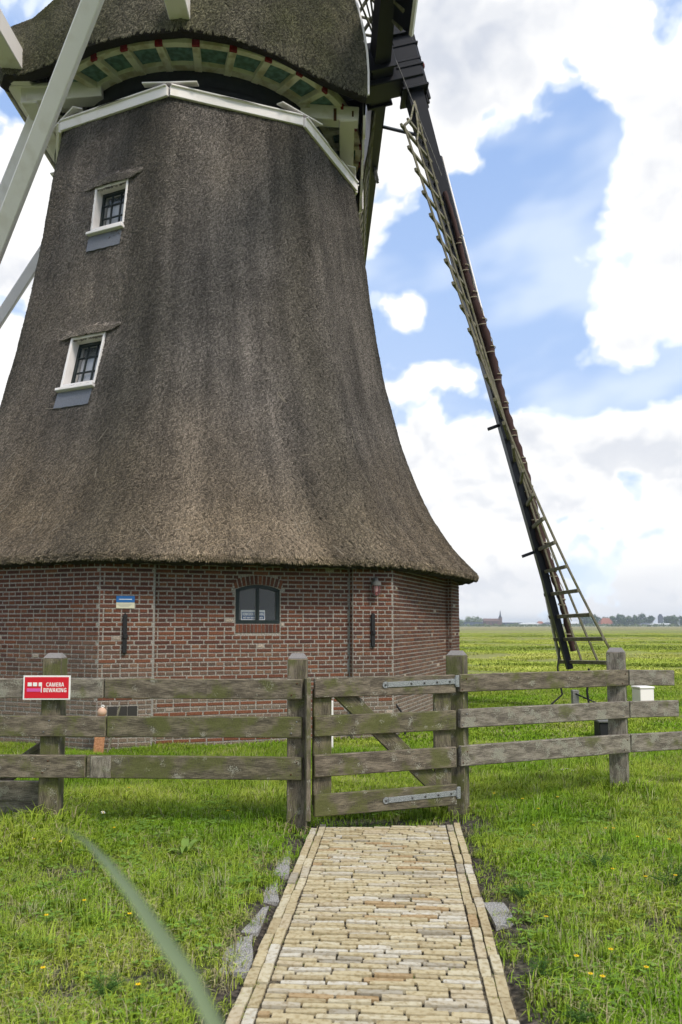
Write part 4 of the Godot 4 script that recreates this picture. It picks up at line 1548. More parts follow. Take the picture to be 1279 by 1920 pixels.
func make_sail(mill: Node3D, o: Vector3, a: Vector3, lat: Vector3, nn: Vector3, L: float, cloth: bool) -> void:
	var sail := Node3D.new()
	sail.name = "sail"
	mill.add_child(sail, true)
	var st := MB.new()
	st.bar(o + a * 0.3, o + a * L, 0.36, 0.30, lat, 0.0, 0.11, 0.10)
	build("stock", st, M.black_steel, sail)
	var s0 := 1.55
	var n := 25
	var ends: Array[Vector3] = []
	var mids: Array[Vector3] = []
	var near: Array[Vector3] = []
	var lead: Array[Vector3] = []
	for k in n:
		var s := lerpf(s0, L - 0.12, k / float(n - 1))
		var t := (s - s0) / (L - s0)
		var al := twist(t)
		var d := lat * cos(al) + nn * sin(al)
		var q := d.cross(a).normalized()
		var w := 1.62
		if k == 0: w = 1.0
		var c := o + a * s + q * 0.02
		var b := MB.new()
		b.off = Vector2(k * 0.37, k * 0.21)
		b.bar(c - d * 0.42, c + d * (w + 0.06), 0.060, 0.042, a, 0.004)
		build("sail_bar", b, M.lath_wood, sail)
		ends.append(c + d * w + q * 0.035)
		mids.append(c + d * w * 0.62 + q * 0.035)
		near.append(c + d * 0.42 + q * 0.035)
		lead.append(c - d * 0.40 + q * 0.035)
	var root := o + a * 0.72 + lat * 0.12 - nn * 0.05
	for row in [ends, mids, near]:
		var rb := MB.new()
		rb.bar(root, row[0], 0.045, 0.03, lat)
		build("lath", rb, M.lath_wood, sail)
		var b := MB.new()
		for k in n - 1:
			b.off = Vector2(k * 0.4, 0.3)
			b.bar(row[k], row[k + 1], 0.045, 0.028, lat)
		build("lath", b, M.lath_wood, sail)
	# leading boards, dark with a white edge
	var g := 6
	for k in range(0, n - 1, 4):
		var e := mini(k + 4, n - 1)
		var b := MB.new()
		var d := (lead[k] - (o + a * (lead[k] - o).dot(a))).normalized()
		b.quad(lead[k] - d * 0.18, lead[e] - a * 0.03 - d * 0.18, lead[e] - a * 0.03 + d * 0.18, lead[k] + d * 0.18, nn)
		b.quad(lead[k] - d * 0.18 - nn * 0.02, lead[e] - a * 0.03 - d * 0.18 - nn * 0.02, lead[e] - a * 0.03 + d * 0.18 - nn * 0.02, lead[k] + d * 0.18 - nn * 0.02, -nn)
		build("wind_board", b, M.black_steel, sail)
		var wb := MB.new()
		wb.bar(lead[k] + d * 0.2 - nn * 0.01, lead[e] - a * 0.03 + d * 0.2 - nn * 0.01, 0.06, 0.05, d)
		build("board_edge", wb, M.white_paint, sail)
	# black brackets behind the stock
	for s in [7.0, 9.38]:
		var b := MB.new()
		b.bar(o + a * s - nn * 0.02, o + a * s - nn * 0.30 + a * 0.03, 0.055, 0.05, a, 0.006)
		build("bracket", b, M.black_steel, sail)
	if not cloth: return
	# rolled canvas lashed along the stock
	var r := PackedFloat32Array()
	var p := PackedVector3Array()
	var m := 150
	for k in m:
		var t := k / float(m - 1)
		var s := lerpf(2.6, L - 0.3, t)
		var al := twist((s - s0) / (L - s0))
		var d := lat * cos(al) + nn * sin(al)
		p.append(o + a * s + d * (0.21 * (1.0 - 0.6 * t) + 0.03 * sin(t * 9.0)) + nn * (0.12 + 0.02 * sin(t * 23.0)))
		r.append((0.042 + 0.040 * smooth(0.05, 0.3, t)) * (0.92 + 0.13 * sin(k * 1.35)) * lerpf(1.0, 0.7, smooth(0.7, 1.0, t)))
	var cb := MB.new()
	cb.tube(p, r, 10)
	build("rolled_sailcloth", cb, M.sailcloth, sail)
	for k in range(16, m - 4, 9):
		var rb := MB.new()
		var pp := PackedVector3Array()
		var rr := PackedFloat32Array()
		for j in 14:
			var t := TAU * j / 12.0
			var c := p[k].lerp(p[k + 2], j / 13.0)
			pp.append(c + (lat * cos(t) + nn * sin(t)) * (r[k] + 0.016)); rr.append(0.009)
		rb.tube(pp, rr, 5)
		build("lashing", rb, M.rope, sail)
	# white rope zigzag to the edge of the stock
	var zr := MB.new()
	var zp := PackedVector3Array()
	var zl := PackedFloat32Array()
	for k in range(30, m - 6, 5):
		zp.append(p[k] + nn * 0.07 + lat * (0.06 if (k / 5) % 2 == 0 else -0.10)); zl.append(0.008)
	zr.tube(zp, zl, 5)
	build("rope", zr, M.rope, sail)

func make_mill() -> void:
	thn = noise(301, 0.55, 4)
	thn2 = noise(302, 0.9, 4)
	var mill := thing("windmill", "thatched eight-sided windmill on a red brick base with white trim and black sails", "windmill")
	make_wall(mill)
	make_tower(mill)
	make_cap(mill)
	make_sails(mill)

# ---------------------------------------------------------------- fences
func board(called: String, parent: Node, p: Vector3, q: Vector3, h: float, t: float, m: Material, face: Vector3, lift := 0.0) -> MeshInstance3D:
	var b := MB.new()
	b.off = Vector2(rng.randf() * 3.0, rng.randf() * 3.0)
	b.uvs = 0.75
	b.bar(p, q, t, h, face, 0.006)
	# slight warp and wear of the edges
	for i in b.v.size():
		b.v[i].y += gn3.get_noise_2d(b.v[i].x * 2.0 + p.y * 9.0, b.v[i].z) * 0.006
	return build(called, b, m, parent)

func fence_post(parent: Node, at: Vector3, h: float, m: Material, turn: float, s := 0.145) -> void:
	var b := MB.new()
	b.off = Vector2(rng.randf() * 3.0, rng.randf() * 3.0)
	b.uvs = 0.8
	var bs := Basis(Vector3.UP, turn)
	b.box(Vector3(s, h + 0.25, s), Transform3D(bs, at + Vector3(0, (h - 0.25) * 0.5, 0)), 0.006)
	var o := build("post", b, m, parent)
	var c := MB.new()
	var hs := s * 0.5
	var e := 0.004
	var y0 := h + 0.002
	var y1 := h + 0.038
	var base: Array[Vector3] = []
	var top: Array[Vector3] = []
	for k in [[-1, -1], [1, -1], [1, 1], [-1, 1]]:
		base.append(at + bs * Vector3(k[0] * (hs - e), y0, k[1] * (hs - e)))
		top.append(at + bs * Vector3(k[0] * hs * 0.62, y1, k[1] * hs * 0.35))
	for k in 4:
		var j := (k + 1) % 4
		c.quad(base[k], base[j], top[j], top[k], base[k] + base[j] - at * 2.0 + Vector3(0, 0.03, 0))
	c.quad(top[0], top[1], top[2], top[3], Vector3.UP)
	build("post_top", c, M.post_top, o)

func strap_hinge(gate: Node, p: Vector3, q: Vector3, face: Vector3) -> void:
	var d := (q - p).normalized()
	var b := MB.new()
	b.bar(p, q, 0.006, 0.040, face, 0.001)
	# rounded, necked tip and the knuckle on the post
	for k in 10:
		var a1 := TAU * k / 10
		var a2 := TAU * (k + 1) / 10
		var c := p - d * 0.012 + face * 0.003
		b.tri(c, c + d * cos(a1) * 0.026 + Vector3(0, sin(a1) * 0.026, 0), c + d * cos(a2) * 0.026 + Vector3(0, sin(a2) * 0.026, 0), face)
	b.tube(PackedVector3Array([q + d * 0.008 - Vector3(0, 0.032, 0), q + d * 0.008 + Vector3(0, 0.032, 0)]), PackedFloat32Array([0.012, 0.012]), 8)
	b.bar(q + d * 0.02 - Vector3(0, 0.045, 0), q + d * 0.02 + Vector3(0, 0.045, 0), 0.03, 0.012, d, 0.002)
	var h := build("strap_hinge", b, M.galvanised, gate)
	for k in 5:
		var c := p.lerp(q, 0.0 if k == 0 else 0.16 + 0.19 * k) - d * (0.012 if k == 0 else 0.0)
		var bo := MB.new()
		bo.tube(PackedVector3Array([c + face * 0.002, c + face * 0.009, c + face * 0.012]), PackedFloat32Array([0.009, 0.008, 0.003]), 8)
		build("bolt", bo, M.lamp_metal, h)

func make_fences() -> void:
	var up := Vector3.UP
	var P0 := Vector3(-2.18, 0, -6.15)
	var P1 := Vector3(-0.325, 0, -6.07)
	var PG := Vector3(0.945, 0, -6.58)
	var PR := Vector3(2.47, 0, -7.24)
	var hs := [[1.028, 0.146], [0.75, 0.152], [0.455, 0.165]]
	# left-hand fence
	var lf := thing("fence", "mossy three-rail fence left of the gate, its left post under the red sign", "fence", P0)
	var add := func(par: Node, nm: String, p: Vector3, q: Vector3, h: float, t: float, m: Material, f: Vector3) -> void:
		board(nm, par, p - (par as Node3D).position, q - (par as Node3D).position, h, t, m, f)
	var dl := (P1 - P0).normalized()
	var fl := Vector3(dl.z, 0, -dl.x)
	if fl.z < 0: fl = -fl
	fence_post(lf, Vector3.ZERO, 1.25, M.wood_mossy, 0.02)
	fence_post(lf, P1 - P0, 1.25, M.wood, -0.02)
	var mats := [M.wood, M.wood_mossy, M.wood_mossy]
	var joints := [-1.76, -1.735, -1.88]
	for k in 3:
		var y: Vector3 = up * hs[k][0]
		var fo := fl * 0.094
		var jt: float = joints[k]
		var endp: Vector3 = P1 + dl * 0.045 + fo + y
		var j: Vector3 = P0 + dl * (jt - P0.x) + fo + y
		var start: Vector3 = P0 - dl * 1.6 + fo + y + up * (0.0 if k != 2 else 0.0)
		add.call(lf, "rail", start, j - dl * 0.004, hs[k][1], 0.042, M.wood if k != 0 else M.wood_pale, fl)
		add.call(lf, "rail", j + dl * 0.004, endp, hs[k][1], 0.042, mats[k], fl)
	add.call(lf, "patch_board", P0 + dl * 0.335 + fl * 0.119 + up * 0.455, P0 + dl * 0.49 + fl * 0.119 + up * 0.455, 0.16, 0.012, M.wood_pale, fl)
	# lower side gate at the left edge, behind the fence
	var sg := thing("gate", "old low board gate half hidden behind the left end of the fence", "gate", Vector3(-2.75, 0, -6.3))
	for q in [[Vector3(-3.7, 0.235, -6.32), Vector3(-2.27, 0.235, -6.27), 0.15, M.wood_pale], [Vector3(-3.7, 0.085, -6.34), Vector3(-2.27, 0.085, -6.29), 0.14, M.wood_pale], [Vector3(-2.95, 0.10, -6.38), Vector3(-2.2, 0.62, -6.38), 0.13, M.wood]]:
		add.call(sg, "board", q[0], q[1], q[2], 0.04, q[3], Vector3.BACK)
	var rf0 := thing("fence", "weathered three-rail fence running back to the right of the gate", "fence", PG)
	# gate
	var G0 := Vector3(-0.20, 0, -6.00)
	var G1 := Vector3(0.905, 0, -6.42)
	var gt := thing("gate", "mossy four-board wooden gate with diagonal brace at the end of the brick path", "gate", G0)
	var dg := (G1 - G0).normalized()
	var fg := Vector3(dg.z, 0, -dg.x)
	if fg.z < 0: fg = -fg
	var gl := G0.distance_to(G1)
	var gy := [[1.035, 0.145], [0.755, 0.152], [0.465, 0.160], [0.178, 0.160]]
	var gm := [M.wood, M.wood_mossy, M.wood, M.wood_mossy]
	for k in 4:
		add.call(gt, "board", G0 + up * gy[k][0], G1 + up * gy[k][0], gy[k][1], 0.034, gm[k], fg)
	for q in [0.075, gl - 0.10]:
		add.call(gt, "upright", G0 + dg * q - fg * 0.037 + up * 0.17, G0 + dg * q - fg * 0.037 + up * 1.02, 0.145, 0.036, M.wood_mossy, fg)
	add.call(gt, "diagonal_brace", G0 + dg * 0.16 - fg * 0.038 + up * 1.06, G0 + dg * (gl - 0.16) - fg * 0.038 + up * 0.25, 0.135, 0.034, M.wood_mossy, fg)
	for y in [1.045, 0.18]:
		strap_hinge(gt, G0 + dg * (gl - 0.60) + fg * 0.021 + up * y - G0, G0 + dg * (gl - 0.01) + fg * 0.021 + up * (y + 0.012) - G0, fg)
	# nail heads where the rails cross the posts
	for q in [[lf, P0, dl, fl], [lf, P1 - dl * 0.01, dl, fl], [rf0, PG, (PR - PG).normalized(), Vector3.ZERO], [rf0, PR - (PR - PG).normalized() * 0.02, (PR - PG).normalized(), Vector3.ZERO]]:
		var f: Vector3 = q[3]
		if f == Vector3.ZERO:
			f = Vector3((q[2] as Vector3).z, 0, -(q[2] as Vector3).x)
			if f.z < 0: f = -f
		for k in 3:
			for j in [-1.0, 1.0]:
				var c: Vector3 = q[1] - (q[0] as Node3D).position + f * (0.116 if q[0] == lf else 0.1195) + (q[2] as Vector3) * (0.02 * j - 0.005) + up * (hs[k][0] + 0.042 * j)
				var nb := MB.new()
				nb.tube(PackedVector3Array([c - f * 0.004, c + f * 0.002, c + f * 0.004]), PackedFloat32Array([0.0065, 0.006, 0.002]), 7)
				build("nail_head", nb, M.galvanised if k == 1 else M.rust, q[0])
	# upright stop board between fence and gate
	var sb := MB.new()
	sb.off = Vector2(0.3, 0.7)
	sb.box(Vector3(0.035, 1.02, 0.10), Transform3D(Basis(up, 0.2), Vector3(-0.245, 0.60, -5.955) - P0), 0.004)
	build("stop_board", sb, M.wood, lf)
	# right-hand fence
	var rf := rf0
	var dr := (PR - PG).normalized()
	var fr := Vector3(dr.z, 0, -dr.x)
	if fr.z < 0: fr = -fr
	fence_post(rf, Vector3.ZERO, 1.255, M.wood_mossy, -0.4)
	fence_post(rf, PR - PG, 1.26, M.wood_pale, -0.41, 0.155)
	var rl := PG.distance_to(PR)
	var ends := [0.52, 0.56, 1.15]
	var rm := [M.wood, M.wood_pale, M.wood_pale]
	for k in 3:
		var fo := fr * 0.098
		var y: Vector3 = up * (hs[k][0] + 0.008)
		add.call(rf, "rail", PG - dr * 0.045 + fo + y, PG + dr * (rl + 0.03) + fo + y, hs[k][1] - 0.004, 0.042, rm[k], fr)
		var d2 := (dr + Vector3(0.06, 0, 0.02)).normalized()
		add.call(rf, "rail", PG + dr * (rl + 0.038) + fo + y, PG + dr * (rl + 0.03) + d2 * ends[k] + fo + y - up * 0.012, hs[k][1] - 0.008, 0.042, M.wood_pale, fr)
	# red sign on the left post
	var s0 := Vector3(-2.192, 1.036, -6.15)
	var sign := thing("camera_sign", "red and white camera warning sign on the left fence post", "sign", s0 + Vector3(0, 0, 0.125))
	var bp := MB.new()
	bp.box(Vector3(0.352, 0.178, 0.006), Transform3D(), 0.001)
	build("plate", bp, M.sign_white, sign)
	var rp := MB.new()
	rp.box(Vector3(0.328, 0.156, 0.003), Transform3D(Basis(), Vector3(0, 0, 0.0035)))
	build("red_panel", rp, M.sign_red, sign)
	var pic := MB.new()
	for k in 3:
		pic.box(Vector3(0.031 if k < 2 else 0.024, 0.028, 0.002), Transform3D(Basis(), Vector3(-0.126 + 0.0395 * k, 0.024, 0.0062)), 0.0008)
	pic.box(Vector3(0.006, 0.072, 0.002), Transform3D(Basis(), Vector3(-0.038, 0.0, 0.0061)))
	build("pictogram", pic, M.sign_white, sign)
	var pk := MB.new()
	pk.box(Vector3(0.105, 0.024, 0.002), Transform3D(Basis(), Vector3(-0.094, -0.018, 0.0058)), 0.0006)
	build("pictogram_bar", pk, M.sign_pink, sign)
	lettering("CAMERA", sign, Vector3(0.063, 0.023, 0.0055), 0.030, 0.133, M.sign_white, Vector3.RIGHT, Vector3.BACK)
	lettering("BEWAKING", sign, Vector3(0.063, -0.018, 0.0055), 0.030, 0.170, M.sign_white, Vector3.RIGHT, Vector3.BACK)

func lettering(text: String, parent: Node, at: Vector3, height: float, width: float, m: Material, right: Vector3, face: Vector3) -> void:
	var f := SystemFont.new()
	f.font_names = PackedStringArray(["Droid Sans"])
	f.font_weight = 700
	var t := TextMesh.new()
	t.text = text
	t.font = f
	t.font_size = 64
	t.pixel_size = 0.01
	t.depth = 0.02
	t.curve_step = 2.0
	t.material = m
	var bb := t.get_aabb()
	var up := face.cross(right)
	var sx := width / maxf(bb.size.x, 0.001)
	var sy := height / maxf(bb.size.y, 0.001)
	var bs := Basis(right * sx, up * sy, face * 0.06)
	var c := bb.get_center()
	part("lettering", t, parent, Transform3D(bs, at - bs * Vector3(c.x, c.y, 0)))

# ---------------------------------------------------------------- small things near the mill
func make_small_things() -> void:
	var up := Vector3.UP
	# plaque on the left pilaster
	var pb := Basis(W_AB, up, W_N)
	var pq := thing("wall_plaque", "small blue and cream notice plate on the brick wall above the left iron anchor", "sign")
	pq.transform = Transform3D(pb, W_A + W_AB * 0.30 + up * 1.775 + W_N * 0.012)
	for q in [["upper_panel", 0.036, 0.078, M.plaque_blue], ["lower_panel", -0.040, 0.070, M.plaque_cream]]:
		var b := MB.new()
		b.box(Vector3(0.215, q[2], 0.006), Transform3D(Basis(), Vector3(0, q[1], 0)), 0.001)
		build(q[0], b, q[3], pq)
	var ln := MB.new()
	ln.box(Vector3(0.15, 0.008, 0.001), Transform3D(Basis(), Vector3(0, 0.034, 0.0036)))
	build("print_line", ln, M.sign_white, pq)
	var l2 := MB.new()
	for k in 3: l2.box(Vector3(0.17 - 0.03 * k, 0.004, 0.001), Transform3D(Basis(), Vector3(-0.01, -0.026 - 0.014 * k, 0.0036)))
	build("print_line", l2, M.print_grey, pq)
	# no-entry plate leaning inside the window
	var sg := thing("notice_plate", "blue no-entry plate leaning inside the arched ground-floor window", "sign")
	sg.transform = Transform3D(Basis(W_AB, up, W_N).rotated(W_AB, -0.10), W_O2 + W_AB * 1.905 + up * 1.628 - W_N * 0.085)
	var b1 := MB.new()
	b1.box(Vector3(0.315, 0.128, 0.004))
	build("plate", b1, M.sign_white, sg)
	var b2 := MB.new()
	b2.box(Vector3(0.297, 0.094, 0.002), Transform3D(Basis(), Vector3(0, -0.006, 0.003)))
	build("blue_panel", b2, M.sign_blue, sg)
	lettering("VERBODEN TOEGANG", sg, Vector3(0, 0.014, 0.0045), 0.038, 0.282, M.sign_white, Vector3.RIGHT, Vector3.BACK)
	lettering("ART 461 WETB STRAFR", sg, Vector3(0, -0.034, 0.0045), 0.021, 0.262, M.sign_white, Vector3.RIGHT, Vector3.BACK)
	# caged lamp on the right pilaster
	var lo := W_A + W_AB * 3.50 + up * 2.0 + W_N * 0.09
	var lamp := thing("wall_lamp", "caged bulkhead lamp with a reddish glass under the thatched eaves", "lamp", lo)
	var lb := MB.new()
	lb.tube(PackedVector3Array([-W_N * 0.09 + up * 0.10, -W_N * 0.02 + up * 0.115, up * 0.10, up * 0.075]), PackedFloat32Array([0.03, 0.026, 0.026, 0.03]), 8)
	lb.tube(PackedVector3Array([up * 0.085, up * 0.07, up * 0.03, up * 0.022]), PackedFloat32Array([0.03, 0.062, 0.066, 0.062]), 12)
	build("lamp_housing", lb, M.lamp_metal, lamp)
	var gl := MB.new()
	gl.tube(PackedVector3Array([up * 0.025, -up * 0.06, -up * 0.095, -up * 0.112]), PackedFloat32Array([0.052, 0.052, 0.038, 0.008]), 12)
	build("lamp_glass", gl, M.lamp_glass, lamp)
	var bu := MB.new()
	bu.tube(PackedVector3Array([up * 0.02, -up * 0.02, -up * 0.05, -up * 0.065]), PackedFloat32Array([0.012, 0.024, 0.022, 0.006]), 8)
	build("bulb", bu, M.sign_white, lamp)
	var cg := MB.new()
	for k in 6:
		var a := TAU * k / 6
		var d := Vector3(cos(a), 0, sin(a))
		cg.tube(PackedVector3Array([d * 0.060 + up * 0.03, d * 0.060 - up * 0.06, d * 0.045 - up * 0.105, -up * 0.128]), PackedFloat32Array([0.0035, 0.0035, 0.0035, 0.0035]), 4)
	build("cage", cg, M.lamp_metal, lamp)
	# cables at the foot of the right face
	var cb := MB.new()
	var fc := W_B + W_BC * 0.25
	var sd := Vector3(0.95, 0, 0.3)
	cb.tube(PackedVector3Array([fc + Vector3(-0.25, 0.62, 0.08), fc + Vector3(-0.22, 0.55, 0.1), fc + Vector3(-0.24, 0.35, 0.1), fc + Vector3(-0.28, 0.0, 0.12)]), PackedFloat32Array([0.010, 0.010, 0.010, 0.010]), 6)
	cb.tube(PackedVector3Array([fc + Vector3(-0.20, 0.63, 0.06), fc + Vector3(-0.12, 0.54, 0.12), fc + Vector3(0.03, 0.33, 0.14), fc + Vector3(0.08, 0.0, 0.16)]), PackedFloat32Array([0.014, 0.014, 0.014, 0.014]), 6)
	tag(build("cable", cb, M.cable, self), "black cable drooping from the foot of the mill's right brick corner", "cable")
	# new wooden finial post leaning at the wall
	var wp := thing("finial_post", "new orange wooden post with a ball top standing by the mill wall", "post", Vector3(-2.80, 0, -9.38))
	var tl := Basis(Vector3.BACK, -0.07)
	var pb2 := MB.new()
	pb2.box(Vector3(0.115, 0.42, 0.10), Transform3D(tl * Basis(up, 0.3), tl * Vector3(0, 0.20, 0)), 0.006)
	pb2.box(Vector3(0.125, 0.05, 0.11), Transform3D(tl * Basis(up, 0.3), tl * Vector3(0, 0.43, 0)), 0.012)
	build("shaft", pb2, M.new_wood, wp)
	var bl := SphereMesh.new()
	bl.radius = 0.052; bl.height = 0.104; bl.radial_segments = 20; bl.rings = 12
	bl.material = M.ball_wood
	part("ball", bl, wp, Transform3D(Basis(), tl * Vector3(0, 0.50, 0)))
	var eye := TorusMesh.new()
	eye.inner_radius = 0.008; eye.outer_radius = 0.019
	eye.material = M.sign_white
	part("ring", eye, wp, Transform3D(Basis(Vector3.RIGHT, PI / 2), tl * Vector3(0.004, 0.563, 0)))
	var stk := MB.new()
	stk.bar(Vector3(-2.70, -0.02, -9.36), Vector3(-2.58, 0.56, -9.46), 0.014, 0.03, Vector3.RIGHT)
	tag(build("stick", stk, M.lath_wood, self), "thin brown stick leaning on the mill wall beside the ball-topped post", "stick")
	# white stake behind the gate
	var wk := MB.new()
	wk.box(Vector3(0.045, 0.62, 0.045), Transform3D(Basis(), Vector3(-0.115, 0.29, -9.66)), 0.004)
	tag(build("stake", wk, M.white_paint, self), "thin white stake in the grass seen through the gate", "stake")
	# white post and black box beyond the right-hand fence
	var bo := thing("bollard", "square white post in the meadow behind the end of the right fence", "bollard", Vector3(5.0, 0, -13.4))
	var b3 := MB.new()
	b3.box(Vector3(0.25, 0.46, 0.25), Transform3D(Basis(up, 0.2), up * 0.22), 0.008)
	build("post", b3, M.white_paint, bo)
	var b4 := MB.new()
	b4.box(Vector3(0.275, 0.035, 0.275), Transform3D(Basis(up, 0.2), up * 0.475), 0.01)
	build("cap", b4, M.white_paint, bo)
	var bx := thing("black_box", "low black box with a grey lid in the grass beside the right fence post", "box", Vector3(3.50, 0, -10.7))
	var b5 := MB.new()
	b5.box(Vector3(0.26, 0.24, 0.24), Transform3D(Basis(), up * 0.11), 0.01)
	build("body", b5, M.cable, bx)
	var b6 := MB.new()
	b6.box(Vector3(0.30, 0.025, 0.28), Transform3D(Basis(), up * 0.245), 0.006)
	build("lid", b6, M.lamp_metal, bx)
	# mooring for the lowest sail: posts, chain and rope
	var mp := thing("mooring_post", "short grey mooring post in the grass under the tip of the lowest sail", "post", Vector3(4.12, 0, -14.25))
	var b7 := MB.new()
	b7.box(Vector3(0.11, 0.42, 0.11), Transform3D(Basis(), up * 0.15), 0.008)
	build("shaft", b7, M.concrete, mp)
	for q in [[[Vector3(3.86, 1.10, -14.2), Vector3(3.80, 0.75, -14.15), Vector3(3.84, 0.30, -14.05), Vector3(3.45, 0.0, -13.9)], "black rope hanging from the lowest sail to the grass on its left", "rope", 0.016],
			[[Vector3(4.12, 0.30, -14.2), Vector3(4.5, 0.12, -14.0), Vector3(4.95, 0.0, -13.8)], "dark chain running over the grass to the right of the mooring post", "chain", 0.018],
			[[Vector3(4.30, 0.75, -14.0), Vector3(4.26, 0.35, -14.0), Vector3(4.3, 0.0, -14.0)], "dark strap hanging straight down from the tip of the lowest sail", "strap", 0.02]]:
		var tb := MB.new()
		var cv := Curve3D.new()
		for p in q[0]: cv.add_point(p)
		var pts := PackedVector3Array()
		var rr := PackedFloat32Array()
		for k in 24:
			pts.append(cv.sample_baked(cv.get_baked_length() * k / 23.0, true))
			rr.append(q[3] * (1.0 if q[2] != "chain" or k % 2 == 0 else 0.6))
		tb.tube(pts, rr, 6)
		tag(build("mooring_" + q[2], tb, M.cable, self), q[1], q[2])
	# out-of-focus reed leaf close to the lens, bending over from a stem below the frame
	var lf := thing("reed_leaf", "large blurred grey-green reed leaf close in front at the lower left", "leaf", Vector3(0.02, 0, -0.42))
	var P := PackedVector3Array()
	var kp: Array[Vector3] = [Vector3(0.02, 0.0, -0.40), Vector3(0.01, 0.7, -0.41), Vector3(-0.015, 1.14, -0.412), Vector3(-0.058, 1.292, -0.42), Vector3(-0.088, 1.318, -0.45), Vector3(-0.128, 1.340, -0.50), Vector3(-0.172, 1.352, -0.56), Vector3(-0.215, 1.345, -0.63)]
	var cps := Curve3D.new()
	for i in kp.size():
		var tn := (kp[mini(i + 1, kp.size() - 1)] - kp[maxi(i - 1, 0)]) * 0.16
		cps.add_point(kp[i], -tn, tn)
	var n := 40
	for k in n:
		var t := k / float(n - 1)
		var c := cps.sample_baked(cps.get_baked_length() * t, true) - lf.position
		var d := (cps.sample_baked(minf(cps.get_baked_length() * (t + 0.01), cps.get_baked_length()), true) - cps.sample_baked(cps.get_baked_length() * maxf(t - 0.01, 0.0), true)).normalized()
		var s := d.cross(Vector3(0.0, 0.25, 1.0)).normalized()
		var w := (0.0030 + 0.0014 * smooth(0.5, 0.8, t)) * (1.0 - smooth(0.86, 1.0, t) * 0.9)
		for j in 3:
			P.append(c + s * w * (j - 1) + Vector3(0, 0.0, -0.0015 if j == 1 else 0.0))
	var rb := MB.new()
	rb.grid(P, 3, n, PackedColorArray(), Vector3(0, 0.8, -3.0))
	build("blade", rb, M.reed_leaf, lf)

# ---------------------------------------------------------------- far village
func far_tree(called: String, label: String, px: float, dist: float, w: float, h: float, tone: Color, s: int, group := "") -> void:
	var x := (px - 640.0) / 1500.0 * dist
	var t := thing(called, label, "tree", Vector3(x, 0, -dist), group)
	var r := RandomNumberGenerator.new()
	r.seed = s
	var tr := MB.new()
	tr.tube(PackedVector3Array([Vector3(0, -0.3, 0), Vector3(0.1, h * 0.3, 0), Vector3(0, h * 0.62, 0)]), PackedFloat32Array([h * 0.03, h * 0.022, h * 0.01]), 6)
	for k in 3:
		var a := TAU * k / 3.0 + r.randf()
		tr.tube(PackedVector3Array([Vector3(0, h * 0.3, 0), Vector3(cos(a) * w * 0.2, h * 0.55, sin(a) * w * 0.2)]), PackedFloat32Array([h * 0.014, h * 0.006]), 5)
	build("trunk", tr, M.bark, t)
	var c := MB.new()
	var blobs := []
	for k in 13:
		var a := r.randf() * TAU
		var rr := sqrt(r.randf()) * 0.36
		blobs.append([Vector3(cos(a) * rr * w, h * r.randf_range(0.18, 0.80), sin(a) * rr * w), r.randf_range(0.18, 0.28) * minf(w, h)])
	blobs.append([Vector3(0, h * 0.82, 0), 0.18 * minf(w, h)])
	for q in blobs:
		var lum := r.randf_range(0.75, 1.25)
		for k in 80:
			var d := Vector3(r.randfn(), r.randfn(), r.randfn()).normalized()
			var p: Vector3 = q[0] + d * q[1] * r.randf_range(0.55, 1.08)
			var sz: float = h * r.randf_range(0.03, 0.06)
			var e1 := Vector3(r.randfn(), r.randfn(), r.randfn()).normalized()
			var e2 := e1.cross(d).normalized()
			var g := lum * r.randf_range(0.7, 1.3)
			c.col = Color(tone.r * g, tone.g * g, tone.b * g)
			c.quad(p - e1 * sz, p - e2 * sz, p + e1 * sz, p + e2 * sz, d)
	build("crown", c, M.leaf, t)

func far_box(called: String, label: String, cat: String, px0: float, px1: float, dist: float, wall_h: float, roof_h: float, depth: float, wm: Material, rm: Material, wins: int, flat := false) -> Node3D:
	var x0 := (px0 - 640.0) / 1500.0 * dist
	var x1 := (px1 - 640.0) / 1500.0 * dist
	var t := thing(called, label, cat, Vector3((x0 + x1) * 0.5, 0, -dist))
	var w := x1 - x0
	var b := MB.new()
	b.box(Vector3(w, wall_h, depth), Transform3D(Basis(), Vector3(0, wall_h * 0.5, 0)))
	build("wall", b, wm, t)
	var r := MB.new()
	if flat:
		r.box(Vector3(w + 0.6, roof_h, depth + 0.6), Transform3D(Basis(), Vector3(0, wall_h + roof_h * 0.5, 0)))
	else:
		var y0 := wall_h + 0.02
		var a := Vector3(-w * 0.5 - 0.4, y0, depth * 0.5 + 0.4)
		var d := Vector3(w * 0.5 + 0.4, y0, depth * 0.5 + 0.4)
		var e := Vector3(-w * 0.5 - 0.4, y0, -depth * 0.5 - 0.4)
		var f := Vector3(w * 0.5 + 0.4, y0, -depth * 0.5 - 0.4)
		var hip := minf(depth * 0.35, w * 0.25)
		var g := Vector3(-w * 0.5 + hip, y0 + roof_h, 0)
		var h := Vector3(w * 0.5 - hip, y0 + roof_h, 0)
		r.quad(a, d, h, g, Vector3(0, 1, 1))
		r.quad(e, f, h, g, Vector3(0, 1, -1))
		r.tri(a, e, g, Vector3(-1, 1, 0))
		r.tri(d, f, h, Vector3(1, 1, 0))
	build("roof", r, rm, t)
	for k in wins:
		var wb := MB.new()
		wb.box(Vector3(minf(1.6, w / wins * 0.5), minf(1.6, wall_h * 0.45), 0.1), Transform3D(Basis(), Vector3(-w * 0.5 + w * (k + 0.5) / wins, wall_h * 0.55, depth * 0.5 + 0.05)))
		build("window", wb, M.far_glass, t)
	return t

